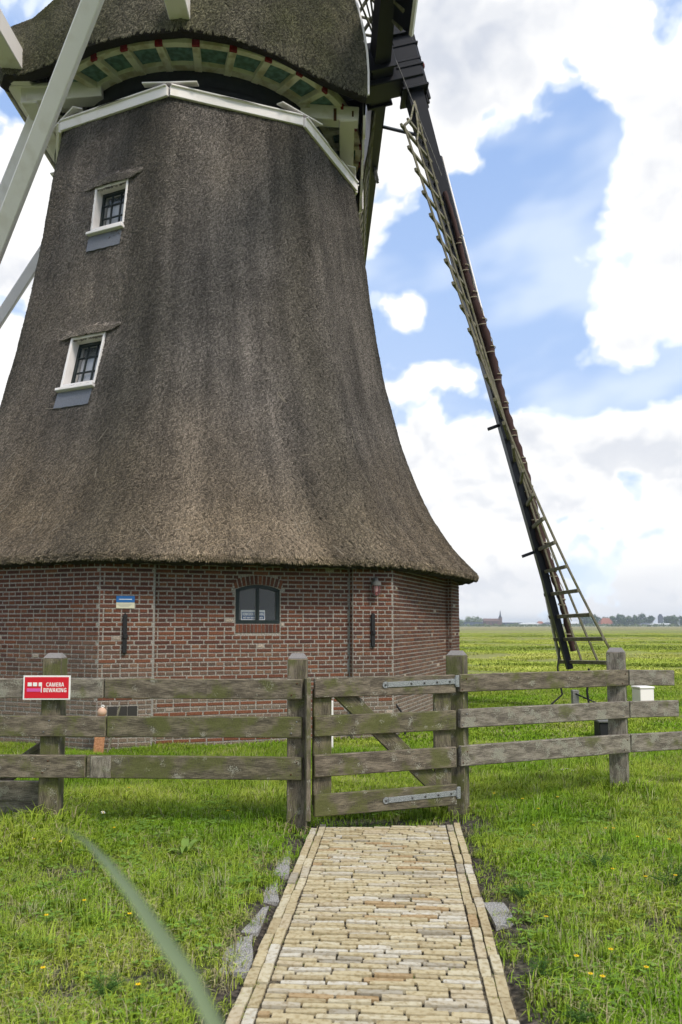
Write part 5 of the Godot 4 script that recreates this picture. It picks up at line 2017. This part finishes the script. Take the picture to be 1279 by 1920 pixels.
func make_horizon() -> void:
	far_box("warehouse", "long low dark blue shed on the horizon left of the church", "building", 852, 902, 930, 4.6, 0.6, 20, M.far_blue_wall, M.far_roof_dark, 8, true)
	far_box("warehouse", "low dark shed on the horizon right of the church", "building", 944, 982, 935, 3.8, 0.6, 18, M.far_blue_wall, M.far_roof_dark, 5, true)
	far_box("greenhouse", "pale greenhouse on the horizon just right of the low dark shed", "greenhouse", 972, 1010, 900, 2.6, 1.6, 14, M.far_white, M.far_white, 6)
	far_box("house", "small house with a faded pink roof behind the lowest sail", "house", 1006, 1018, 915, 3.0, 2.8, 9, M.far_white, M.far_roof_red, 2)
	far_box("greenhouse", "pale greenhouse on the horizon just left of the lowest sail", "greenhouse", 1016, 1042, 905, 2.8, 1.8, 14, M.far_white, M.far_slate, 4)
	far_box("greenhouse", "wide pale greenhouse between the lowest sail and the red-roofed farmhouse", "greenhouse", 1060, 1108, 900, 3.0, 2.4, 16, M.far_white, M.far_white, 6)
	var fh := far_box("farmhouse", "farmhouse with a steep orange-red roof among the trees on the horizon", "house", 1122, 1147, 880, 2.6, 6.6, 12, M.far_white, M.far_roof_red, 3)
	far_box("shed", "low white shed right of the red-roofed farmhouse", "building", 1196, 1217, 890, 2.8, 1.2, 9, M.far_white, M.far_slate, 3)
	far_box("barn", "long white barn in front of the trees at the right edge of the horizon", "building", 1217, 1258, 880, 2.2, 1.2, 10, M.far_white, M.far_white, 4)
	# church
	var cx := (923.0 - 640.0) / 1500.0 * 960.0
	var ch := thing("church", "brick church with a slim dark spire on the horizon", "church", Vector3(cx, 0, -960))
	var nv := MB.new()
	nv.box(Vector3(19, 6.0, 9), Transform3D(Basis(), Vector3(-1.5, 3.0, 0)))
	build("nave", nv, M.far_brick, ch)
	var rf := MB.new()
	var pr := [Vector3(-11.3, 6.02, 5), Vector3(8.3, 6.02, 5), Vector3(8.3, 6.02, -5), Vector3(-11.3, 6.02, -5), Vector3(-11.3, 9.3, 0), Vector3(8.3, 9.3, 0)]
	rf.quad(pr[0], pr[1], pr[5], pr[4], Vector3(0, 1, 1)); rf.quad(pr[3], pr[2], pr[5], pr[4], Vector3(0, 1, -1))
	rf.tri(pr[0], pr[3], pr[4], Vector3.LEFT); rf.tri(pr[1], pr[2], pr[5], Vector3.RIGHT)
	build("roof", rf, M.far_brick, ch)
	var tw := MB.new()
	tw.box(Vector3(3.6, 10.5, 3.6), Transform3D(Basis(), Vector3(9.2, 5.25, 1)))
	build("tower", tw, M.far_brick, ch)
	var sp := MB.new()
	sp.tube(PackedVector3Array([Vector3(9.2, 10.52, 1), Vector3(9.2, 12.2, 1), Vector3(9.2, 19.6, 1)]), PackedFloat32Array([2.3, 1.15, 0.06]), 8)
	build("spire", sp, M.far_slate, ch)
	for k in 4:
		var wb := MB.new()
		wb.box(Vector3(1.0, 3.0, 0.1), Transform3D(Basis(), Vector3(-9.0 + 4.2 * k, 3.4, 4.55)))
		build("window", wb, M.far_glass, ch)
	# water tower or steeple far right
	var tx := (1237.0 - 640.0) / 1500.0 * 1150.0
	var wt := thing("tower", "hazy grey stub tower standing above the trees at the far right", "tower", Vector3(tx, 0, -1150))
	var ws := MB.new()
	ws.box(Vector3(5.4, 14.5, 5.4), Transform3D(Basis(), Vector3(0, 7.25, 0)))
	build("shaft", ws, M.far_slate, wt)
	var wk := MB.new()
	wk.tube(PackedVector3Array([Vector3(0, 14.5, 0), Vector3(0, 16.0, 0), Vector3(0, 17.2, 0)]), PackedFloat32Array([2.9, 2.5, 1.2]), 8)
	build("belfry", wk, M.far_slate, wt)
	# pylon-like mast behind the sail
	var mast := MB.new()
	var mx := (1027.0 - 640.0) / 1500.0 * 1000.0
	for k in 4:
		var sx := 1.0 if k % 2 == 0 else -1.0
		var sz := 1.0 if k < 2 else -1.0
		mast.bar(Vector3(mx + 1.6 * sx, 0, -1000 + 1.6 * sz), Vector3(mx + 0.2 * sx, 14.0, -1000 + 0.2 * sz), 0.22, 0.22, Vector3.RIGHT)
	for k in 7:
		var w := lerpf(1.5, 0.3, k / 6.0)
		mast.bar(Vector3(mx - w, 1.5 + 2.0 * k, -999), Vector3(mx + w, 2.6 + 2.0 * k, -999), 0.16, 0.16, Vector3.UP)
	tag(build("lattice_mast", mast, M.far_white, self), "thin pale lattice mast on the horizon just left of the lowest sail", "mast")
	# trees
	var dark := Color(0.062, 0.105, 0.042)
	var mid := Color(0.095, 0.145, 0.050)
	var lite := Color(0.15, 0.20, 0.075)
	var T := [
		[852, 900, 9, 7, lite, "small pale tree at the left end of the horizon, close to the mill wall"],
		[862, 905, 13, 8, lite, "low round tree above the left half of the dark blue shed"],
		[879, 950, 15, 12, lite, "broad pale green tree above the right half of the dark blue shed"],
		[896, 955, 13, 12, lite, "pale tree standing against the left end of the church"],
		[1096, 870, 12, 13, dark, "dark tree above the left part of the wide greenhouse"],
		[1106, 875, 13, 15, dark, "tallest dark tree above the right part of the wide greenhouse"],
		[1120, 905, 12, 11, dark, "dark tree close behind the left gable of the red-roofed farmhouse"],
		[1131, 915, 11, 11, mid, "tree rising behind the ridge of the red-roofed farmhouse"],
		[1145, 905, 11, 12, mid, "tree at the right gable of the red-roofed farmhouse"],
		[1158, 870, 13, 14, dark, "round dark tree standing free right of the red-roofed farmhouse"],
		[1169, 860, 8, 8, dark, "low bushy tree between two taller trees right of the farmhouse"],
		[1178, 890, 12, 12, mid, "first of the two joined trees left of the low white shed"],
		[1189, 885, 11, 13, dark, "second of the two joined trees left of the low white shed"],
		[1204, 920, 14, 15, dark, "tall tree rising behind the low white shed"],
		[1221, 900, 8, 13, dark, "narrow tree just left of the grey stub tower"],
		[1251, 890, 10, 12, dark, "tree just right of the grey stub tower"],
		[1262, 900, 12, 13, mid, "tall tree near the right end of the horizon"],
		[1274, 905, 12, 12, dark, "last tree at the right edge of the horizon"],
		[1290, 905, 13, 13, mid, "tree of the far row just beyond the right frame edge"],
		[1310, 900, 13, 14, dark, "dark tree of the far row well beyond the right frame edge"],
	]
	for k in T.size():
		var q: Array = T[k]
		far_tree("far_tree", q[5], q[0], q[1], q[2], q[3], q[4], 500 + k, "trees along the horizon")
	# low hedges and scrub that run along the far edge of the field
	var sc := MB.new()
	var r := RandomNumberGenerator.new()
	r.seed = 66
	for k in 5200:
		var d := r.randf_range(760.0, 860.0)
		var px := r.randf_range(560.0, 1420.0)
		var den := 0.5 + gn1.get_noise_2d(px * 0.5, 3.0)
		if r.randf() > den + 0.35: continue
		var p := Vector3((px - 640.0) / 1500.0 * d, r.randf_range(0.2, 1.0 + 2.2 * den), -d)
		var sz := r.randf_range(0.4, 0.9)
		var e1 := Vector3(r.randfn(), r.randfn(), r.randfn()).normalized()
		var e2 := e1.cross(Vector3(r.randfn(), r.randfn(), r.randfn())).normalized()
		var g := r.randf_range(0.7, 1.3)
		sc.col = Color(0.10 * g, 0.135 * g, 0.045 * g)
		sc.quad(p - e1 * sz, p - e2 * sz, p + e1 * sz, p + e2 * sz, Vector3.BACK)
	tag(build("scrub", sc, M.leaf, self), "far-off line of low scrub along the edge of the field", "scrub", "", "stuff")

# ---------------------------------------------------------------- grass
func tuft(s: int, n: int, rad: float, h0: float, h1: float, w: float, droop: float) -> ArrayMesh:
	var r := RandomNumberGenerator.new()
	r.seed = s
	var b := MB.new()
	for k in n:
		var a := r.randf() * TAU
		var o := Vector3(cos(a), 0, sin(a)) * rad * sqrt(r.randf())
		var d := Vector3(r.randfn(), 0, r.randfn()).normalized()
		var h := r.randf_range(h0, h1)
		var lean := r.randf_range(0.15, 1.0) * droop
		var sd := Vector3(-d.z, 0, d.x)
		var g := r.randf_range(0.7, 1.3)
		b.col = Color(g * r.randf_range(0.92, 1.12), g, g * r.randf_range(0.8, 1.1))
		var p0 := o
		var p1 := o + Vector3(0, h * 0.55, 0) + d * h * 0.25 * lean
		var p2 := o + Vector3(0, h * (0.95 - 0.35 * lean), 0) + d * h * 0.8 * lean
		var nn := Vector3(d.x * 0.35, 0.9, d.z * 0.35).normalized()
		var i := b.v.size()
		b.vert(p0 - sd * w, nn, Vector2.ZERO); b.vert(p0 + sd * w, nn, Vector2.ZERO)
		b.vert(p1 - sd * w * 0.8, nn, Vector2.ZERO); b.vert(p1 + sd * w * 0.8, nn, Vector2.ZERO)
		b.vert(p2, nn, Vector2.ZERO)
		for q in [0, 2, 1, 1, 2, 3, 2, 4, 3]: b.ix.append(i + q)
	return b.mesh(M.blade)

func clover(s: int) -> ArrayMesh:
	var r := RandomNumberGenerator.new()
	r.seed = s
	var b := MB.new()
	for k in 7:
		var a := r.randf() * TAU
		var o := Vector3(cos(a), 0, sin(a)) * 0.06 * sqrt(r.randf()) + Vector3(0, r.randf_range(0.02, 0.055), 0)
		var g := r.randf_range(0.75, 1.25)
		b.col = Color(g, g, g)
		for j in 3:
			var t := TAU * j / 3.0 + a
			var d := Vector3(cos(t), r.randf_range(-0.15, 0.3), sin(t)) * 0.013
			var e := Vector3(-sin(t), 0, cos(t)) * 0.008
			b.quad(o, o + d * 0.6 + e, o + d * 1.25, o + d * 0.6 - e, Vector3.UP)
	return b.mesh(M.blade)

func rosette(s: int) -> ArrayMesh:
	var r := RandomNumberGenerator.new()
	r.seed = s
	var b := MB.new()
	for k in 8:
		var a := TAU * k / 8.0 + r.randf_range(-0.3, 0.3)
		var d := Vector3(cos(a), 0, sin(a))
		var e := Vector3(-sin(a), 0, cos(a))
		var L := r.randf_range(0.05, 0.085)
		var w := L * r.randf_range(0.13, 0.2)
		var up := r.randf_range(0.2, 0.6)
		var g := r.randf_range(0.8, 1.2)
		b.col = Color(g, g, g)
		var m := d * L * 0.55 + Vector3(0, L * up * 0.6, 0)
		var t := d * L + Vector3(0, L * up * 0.45, 0)
		b.quad(Vector3.ZERO, m + e * w, t, m - Vector3(0, 0.004, 0), Vector3.UP)
		b.quad(Vector3.ZERO, m - Vector3(0, 0.004, 0), t, m - e * w, Vector3.UP)
	return b.mesh(M.blade)

func scatter(called: String, mesh: Mesh, xf: Array, cols: Array, label: String, cat: String) -> void:
	var mm := MultiMesh.new()
	mm.transform_format = MultiMesh.TRANSFORM_3D
	mm.use_colors = true
	mm.mesh = mesh
	mm.instance_count = xf.size()
	for i in xf.size():
		mm.set_instance_transform(i, xf[i]); mm.set_instance_color(i, cols[i])
	var o := MultiMeshInstance3D.new()
	o.name = numbered(called)
	o.multimesh = mm
	add_child(o)
	tag(o, label, cat, "", "stuff")

func in_mill(x: float, z: float) -> bool:
	return Vector2(x - CX, z - CZ).length() < 4.3

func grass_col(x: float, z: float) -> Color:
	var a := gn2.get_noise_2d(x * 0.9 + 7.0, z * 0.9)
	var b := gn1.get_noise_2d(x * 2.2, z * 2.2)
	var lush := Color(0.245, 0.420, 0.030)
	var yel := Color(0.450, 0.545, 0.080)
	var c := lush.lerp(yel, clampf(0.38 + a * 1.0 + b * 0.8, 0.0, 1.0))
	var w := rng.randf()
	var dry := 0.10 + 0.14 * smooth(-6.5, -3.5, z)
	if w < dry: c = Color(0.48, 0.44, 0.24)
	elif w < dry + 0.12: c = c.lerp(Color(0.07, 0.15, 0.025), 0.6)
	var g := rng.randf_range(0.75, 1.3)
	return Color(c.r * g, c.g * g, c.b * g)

func make_grass() -> void:
	var kinds := [tuft(1, 13, 0.05, 0.02, 0.065, 0.0016, 1.9), tuft(2, 12, 0.05, 0.03, 0.095, 0.0018, 1.5), tuft(3, 10, 0.045, 0.02, 0.05, 0.0020, 2.1)]
	var xf := [[], [], []]
	var cl := [[], [], []]
	var cx := []
	var cc := []
	for i in 140000:
		var z := -2.4 - 7.6 * pow(rng.randf(), 0.75)
		var hw := 0.50 * -z + 0.7
		var x := rng.randf_range(-hw, hw)
		var q := path_uv(x, z)
		if absf(q.x) < 0.575 and q.y < 3.02: continue
		if rng.randf() < bare(x, z) * 0.93: continue
		var k := 1 if (z < -6.3 or rng.randf() < 0.25) else (0 if rng.randf() < 0.6 else 2)
		var s := rng.randf_range(0.7, 1.35) * (1.0 + 0.45 * gn2.get_noise_2d(x * 1.2, z * 1.2))
		# taller at the feet of the posts
		for pp in [Vector2(-2.18, -6.15), Vector2(-0.32, -6.07), Vector2(2.47, -7.24)]:
			s *= 1.0 + 0.7 * smooth(0.35, 0.1, Vector2(x, z).distance_to(pp))
		s *= 1.0 + 0.8 * smooth(0.7, 0.1, Vector2((x + 2.2) * 0.7, z + 5.6).length())
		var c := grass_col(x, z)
		if rng.randf() < 0.03 and z > -7.0:
			cx.append(Transform3D(Basis(Vector3.UP, rng.randf() * TAU).scaled(Vector3.ONE * rng.randf_range(0.8, 1.3)), Vector3(x, ground_h(x, z), z)))
			cc.append(Color(0.17, 0.29, 0.055) * rng.randf_range(0.8, 1.2))
		xf[k].append(Transform3D(Basis(Vector3.UP, rng.randf() * TAU).scaled(Vector3(s, s * rng.randf_range(0.8, 1.2), s)), Vector3(x, ground_h(x, z) - 0.004, z)))
		cl[k].append(c)
	for k in 3:
		scatter("grass", kinds[k], xf[k], cl[k], ["short mown grass around the brick path and the fence", "longer grass of the lawn behind the fence", "flat trodden grass beside the brick path"][k], "grass")
	scatter("clover", clover(5), cx, cc, "patches of small clover leaves in the grass around the brick path", "clover")
	# coarser tufts in patches, and flat rosettes of broad leaves
	var tall := tuft(21, 16, 0.05, 0.08, 0.20, 0.0023, 1.0)
	var tx := []
	var tc := []
	for i in 9000:
		var z := -2.6 - 6.4 * rng.randf()
		var x := rng.randf_range(-(0.5 * -z + 0.6), 0.5 * -z + 0.6)
		var q := path_uv(x, z)
		if absf(q.x) < 0.66 and q.y < 3.1: continue
		var d := gn2.get_noise_2d(x * 0.55 + 11.0, z * 0.55) + 0.35 * smooth(0.5, 0.1, absf(z + 6.25 + 0.2 * x)) + 0.35 * smooth(-1.5, -2.6, x) + 0.18 * smooth(1.2, 2.0, x)
		if d < rng.randf_range(0.12, 0.5) or bare(x, z) > 0.5: continue
		var s := rng.randf_range(0.5, 1.15)
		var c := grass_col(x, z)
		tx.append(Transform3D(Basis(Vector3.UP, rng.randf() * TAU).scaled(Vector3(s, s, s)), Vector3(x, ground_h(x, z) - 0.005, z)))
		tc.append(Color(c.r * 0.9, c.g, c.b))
	scatter("tall_grass", tall, tx, tc, "taller coarse tufts of grass at the fence and along the sides", "grass")
	var rx := []
	var rc := []
	for i in 1500:
		var z := -2.6 - 4.6 * rng.randf()
		var x := rng.randf_range(-(0.5 * -z + 0.4), 0.5 * -z + 0.4)
		var q := path_uv(x, z)
		if absf(q.x) < 0.68: continue
		if gn3.get_noise_2d(x * 0.6, z * 0.6 + 40.0) < rng.randf_range(-0.1, 0.35): continue
		var s := rng.randf_range(0.5, 1.2)
		rx.append(Transform3D(Basis(Vector3.UP, rng.randf() * TAU).scaled(Vector3(s, s, s)), Vector3(x, ground_h(x, z) + 0.004, z)))
		var g := rng.randf_range(0.7, 1.2)
		rc.append(Color(0.17 * g, 0.27 * g, 0.06 * g))
	scatter("rosette_weed", rosette(8), rx, rc, "low rosettes of broad green leaves scattered in the lawn", "weeds")
	# grass growing in the joints of the path
	var jx := []
	var jc := []
	for i in 700:
		var t := rng.randf_range(0.0, 2.9)
		var u := rng.randf_range(-0.5, 0.5)
		if rng.randf() < 0.5: u = (0.505 if rng.randf() < 0.5 else -0.505) + rng.randf_range(-0.015, 0.015)
		var o := PMID + PDIR * t + Vector3(0.9973, 0, 0.073) * u
		if gn2.get_noise_2d(o.x * 2.0, o.z * 2.0) < 0.0 and rng.randf() < 0.7: continue
		var s := rng.randf_range(0.25, 0.6)
		jx.append(Transform3D(Basis(Vector3.UP, rng.randf() * TAU).scaled(Vector3(s * 0.7, s, s * 0.7)), Vector3(o.x, -0.008, o.z)))
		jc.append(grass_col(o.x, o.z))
	scatter("joint_grass", kinds[0], jx, jc, "small tufts of grass in the joints of the brick path", "grass")
	# lawn up to the mill and the meadow beyond, coarser with distance
	var far1 := tuft(11, 14, 0.11, 0.035, 0.085, 0.004, 1.2)
	var fx := []
	var fc := []
	for i in 60000:
		var z := -9.6 - 15.0 * pow(rng.randf(), 1.15)
		var hw := 0.47 * -z + 1.0
		var x := rng.randf_range(-hw * 0.85, hw)
		if in_mill(x, z): continue
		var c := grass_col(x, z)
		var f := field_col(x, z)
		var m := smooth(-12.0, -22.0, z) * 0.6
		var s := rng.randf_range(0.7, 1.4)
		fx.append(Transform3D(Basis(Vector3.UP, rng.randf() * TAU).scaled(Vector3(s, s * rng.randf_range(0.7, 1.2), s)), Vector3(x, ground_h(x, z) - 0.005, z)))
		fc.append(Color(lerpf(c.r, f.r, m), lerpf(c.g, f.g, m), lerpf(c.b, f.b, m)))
	scatter("lawn_grass", far1, fx, fc, "short green grass between the fence and the far side of the mill", "grass")
	var far2 := tuft(12, 16, 0.40, 0.06, 0.20, 0.012, 1.2)
	fx = []
	fc = []
	for i in 70000:
		var z := -23.0 - 130.0 * pow(rng.randf(), 1.7)
		var x := rng.randf_range(0.02 * -z, 0.50 * -z + 2.0)
		var f := field_col(x, z)
		var g := rng.randf_range(0.75, 1.35)
		var pat := gn2.get_noise_2d(x * 0.25, z * 0.25 + 80.0)
		if pat < rng.randf_range(-0.25, 0.15): continue
		g *= 1.0 + 0.5 * pat
		var sedge := smooth(0.10, 0.34, gn1.get_noise_2d(x * 0.05 + 9.0, log(-z) * 22.0))
		var s := rng.randf_range(0.5, 1.0) * (1.0 + 0.7 * sedge)
		fx.append(Transform3D(Basis(Vector3.UP, rng.randf() * TAU).scaled(Vector3(s * 1.3, s * 0.62, s * 1.3)), Vector3(x, ground_h(x, z) - 0.02, z)))
		fc.append(Color(f.r * g, f.g * g, f.b * g))
	scatter("meadow_grass", far2, fx, fc, "rough meadow grass and sedge in the open field beyond the mill", "grass")

# ---------------------------------------------------------------- weeds and flowers
func flower(pos: Vector2, h: float, white: bool, label: String) -> void:
	var t := thing("daisy" if white else "buttercup", label, "flower", Vector3(pos.x, ground_h(pos.x, pos.y), pos.y), "white daisies in the grass" if white else "yellow flowers in the grass")
	var st := MB.new()
	var lean := Vector3(rng.randf_range(-0.02, 0.02), h, rng.randf_range(-0.02, 0.02))
	st.tube(PackedVector3Array([Vector3.ZERO, lean * 0.5 + Vector3(0.004, 0, 0), lean]), PackedFloat32Array([0.0016, 0.0014, 0.0012]), 4)
	build("stem", st, M.stem_green, t)
	var b := MB.new()
	var n := 9 if white else 5
	var r := 0.016 if white else 0.012
	for k in n:
		var a := TAU * k / n
		var d := Vector3(cos(a), 0.25, sin(a)) * r
		var e := Vector3(-sin(a), 0, cos(a)) * r * (0.26 if white else 0.5)
		b.quad(lean, lean + d * 0.6 + e, lean + d, lean + d * 0.6 - e, Vector3.UP)
	build("petals", b, M.petal_white if white else M.petal_yellow, t)
	var c := MB.new()
	c.tube(PackedVector3Array([lean, lean + Vector3(0, 0.003, 0), lean + Vector3(0, 0.006, 0)]), PackedFloat32Array([0.005, 0.005, 0.001]), 6)
	build("flower_centre", c, M.petal_yellow, t)

func feathery(pos: Vector2, size: float, label: String, s: int) -> void:
	var t := thing("feathery_weed", label, "weed", Vector3(pos.x, ground_h(pos.x, pos.y), pos.y), "feathery weeds beside the brick path")
	var r := RandomNumberGenerator.new()
	r.seed = s
	var st := MB.new()
	var lf := MB.new()
	for k in 16:
		var a := r.randf() * TAU
		var d := Vector3(cos(a), 0, sin(a))
		var h := size * r.randf_range(0.5, 1.0)
		var p0 := Vector3.ZERO
		var p1 := d * size * 0.25 + Vector3(0, h * 0.6, 0)
		var p2 := d * size * r.randf_range(0.4, 0.75) + Vector3(0, h * 0.85, 0)
		st.tube(PackedVector3Array([p0, p1, p2]), PackedFloat32Array([0.0022, 0.0018, 0.001]), 4)
		for j in 34:
			var u := r.randf_range(0.2, 1.0)
			var o := p0.lerp(p1, u * 2.0) if u < 0.5 else p1.lerp(p2, u * 2.0 - 1.0)
			var e := Vector3(r.randfn(), r.randfn() * 0.6 + 0.35, r.randfn()).normalized() * size * r.randf_range(0.08, 0.2)
			var w := e.cross(Vector3(r.randfn(), r.randfn(), r.randfn())).normalized() * 0.0011
			var g := r.randf_range(0.75, 1.3)
			lf.col = Color(0.075 * g, 0.150 * g, 0.038 * g)
			lf.quad(o - w, o + w, o + e + w * 0.5, o + e - w * 0.5, Vector3.UP)
	build("stem", st, M.stem_green, t)
	tag(build("foliage", lf, M.blade, t), "", "", "", "stuff")

const ORD := ["nearest", "second nearest", "third nearest", "fourth nearest", "fifth nearest", "sixth nearest", "seventh nearest", "eighth nearest", "ninth nearest", "tenth nearest", "eleventh nearest", "twelfth nearest", "thirteenth nearest", "fourteenth nearest", "fifteenth nearest", "sixteenth nearest", "seventeenth nearest", "farthest"]

func flowers(list: Array, h0: float, h1: float, white: bool, where: String) -> void:
	list.sort_custom(func(a, b): return a[1] > b[1])
	for i in list.size():
		var o: String = ORD[i] if i < list.size() - 1 else "farthest"
		flower(Vector2(list[i][0], list[i][1]), rng.randf_range(h0, h1), white, where % o)

func make_weeds() -> void:
	var Y := [[1.72, -6.47], [1.45, -6.47], [1.78, -5.56], [1.8, -5.41], [1.87, -5.19], [2.1, -5.22], [1.55, -4.7], [1.62, -4.36], [1.8, -4.47], [0.95, -3.4], [1.0, -3.35], [1.12, -3.49], [0.99, -4.01], [1.02, -3.2], [1.27, -3.42], [1.25, -6.61], [1.5, -6.21], [1.35, -5.69]]
	flowers(Y, 0.09, 0.17, false, "%s to the camera of the small yellow flowers right of the brick path")
	flowers([[-1.83, -7.04], [-0.85, -6.16], [-1.6, -5.83], [-1.29, -4.23], [-1.0, -3.99], [-0.82, -3.35], [-1.39, -3.91], [-1.22, -3.44], [-2.04, -5.43], [-1.82, -5.31]], 0.06, 0.12, false, "%s to the camera of the small yellow flowers left of the brick path")
	flowers([[-1.76, -6.1], [-1.8, -6.15]], 0.11, 0.11, true, "%s to the camera of the two white daisies under the left fence")
	flowers([[2.08, -7.62], [2.14, -7.69], [2.14, -7.57]], 0.15, 0.15, true, "%s to the camera of the three white daisies behind the right fence")
	feathery(Vector2(1.84, -4.62), 0.22, "large feathery weed at the right edge below the bare earth patch", 71)
	feathery(Vector2(1.55, -4.95), 0.14, "smaller feathery weed just left of the large one at the right", 72)
	feathery(Vector2(0.98, -4.5), 0.10, "low feathery weed beside the right edge of the path, half way along", 73)
	feathery(Vector2(0.86, -3.56), 0.11, "feathery weed beside the right edge of the path, nearest but one", 74)
	feathery(Vector2(0.88, -3.10), 0.10, "feathery weed at the bottom edge, right of the path", 75)
	feathery(Vector2(-0.95, -3.34), 0.12, "feathery weed near the bottom edge, left of the path", 76)
	feathery(Vector2(-0.85, -4.9), 0.10, "feathery weed in the middle of the grass left of the path", 77)
	# broad-leaved dock
	var dk := thing("dock_plant", "broad-leaved dock standing in the grass left of the path", "plant", Vector3(-1.02, 0.0, -5.35))
	for k in 6:
		var b := MB.new()
		var a := TAU * k / 6.0 + 0.4
		var d := Vector3(cos(a), 0, sin(a))
		var sd := Vector3(-d.z, 0, d.x)
		var P := PackedVector3Array()
		for i in 7:
			var t := i / 6.0
			var c := d * 0.15 * t * (1.0 + 0.3 * sin(k * 2.0)) + Vector3(0, (0.07 + 0.03 * sin(k * 1.7)) * sin(t * 2.3), 0)
			var w := 0.024 * sin(PI * pow(t, 0.8)) + 0.002
			for j in 3: P.append(c + sd * w * (j - 1) + Vector3(0, -0.008 if j == 1 else 0.0, 0))
		b.col = Color(0.17, 0.26, 0.06)
		b.grid(P, 3, 7, PackedColorArray(), Vector3(0, -5, 0))
		build("leaf", b, M.blade, dk)
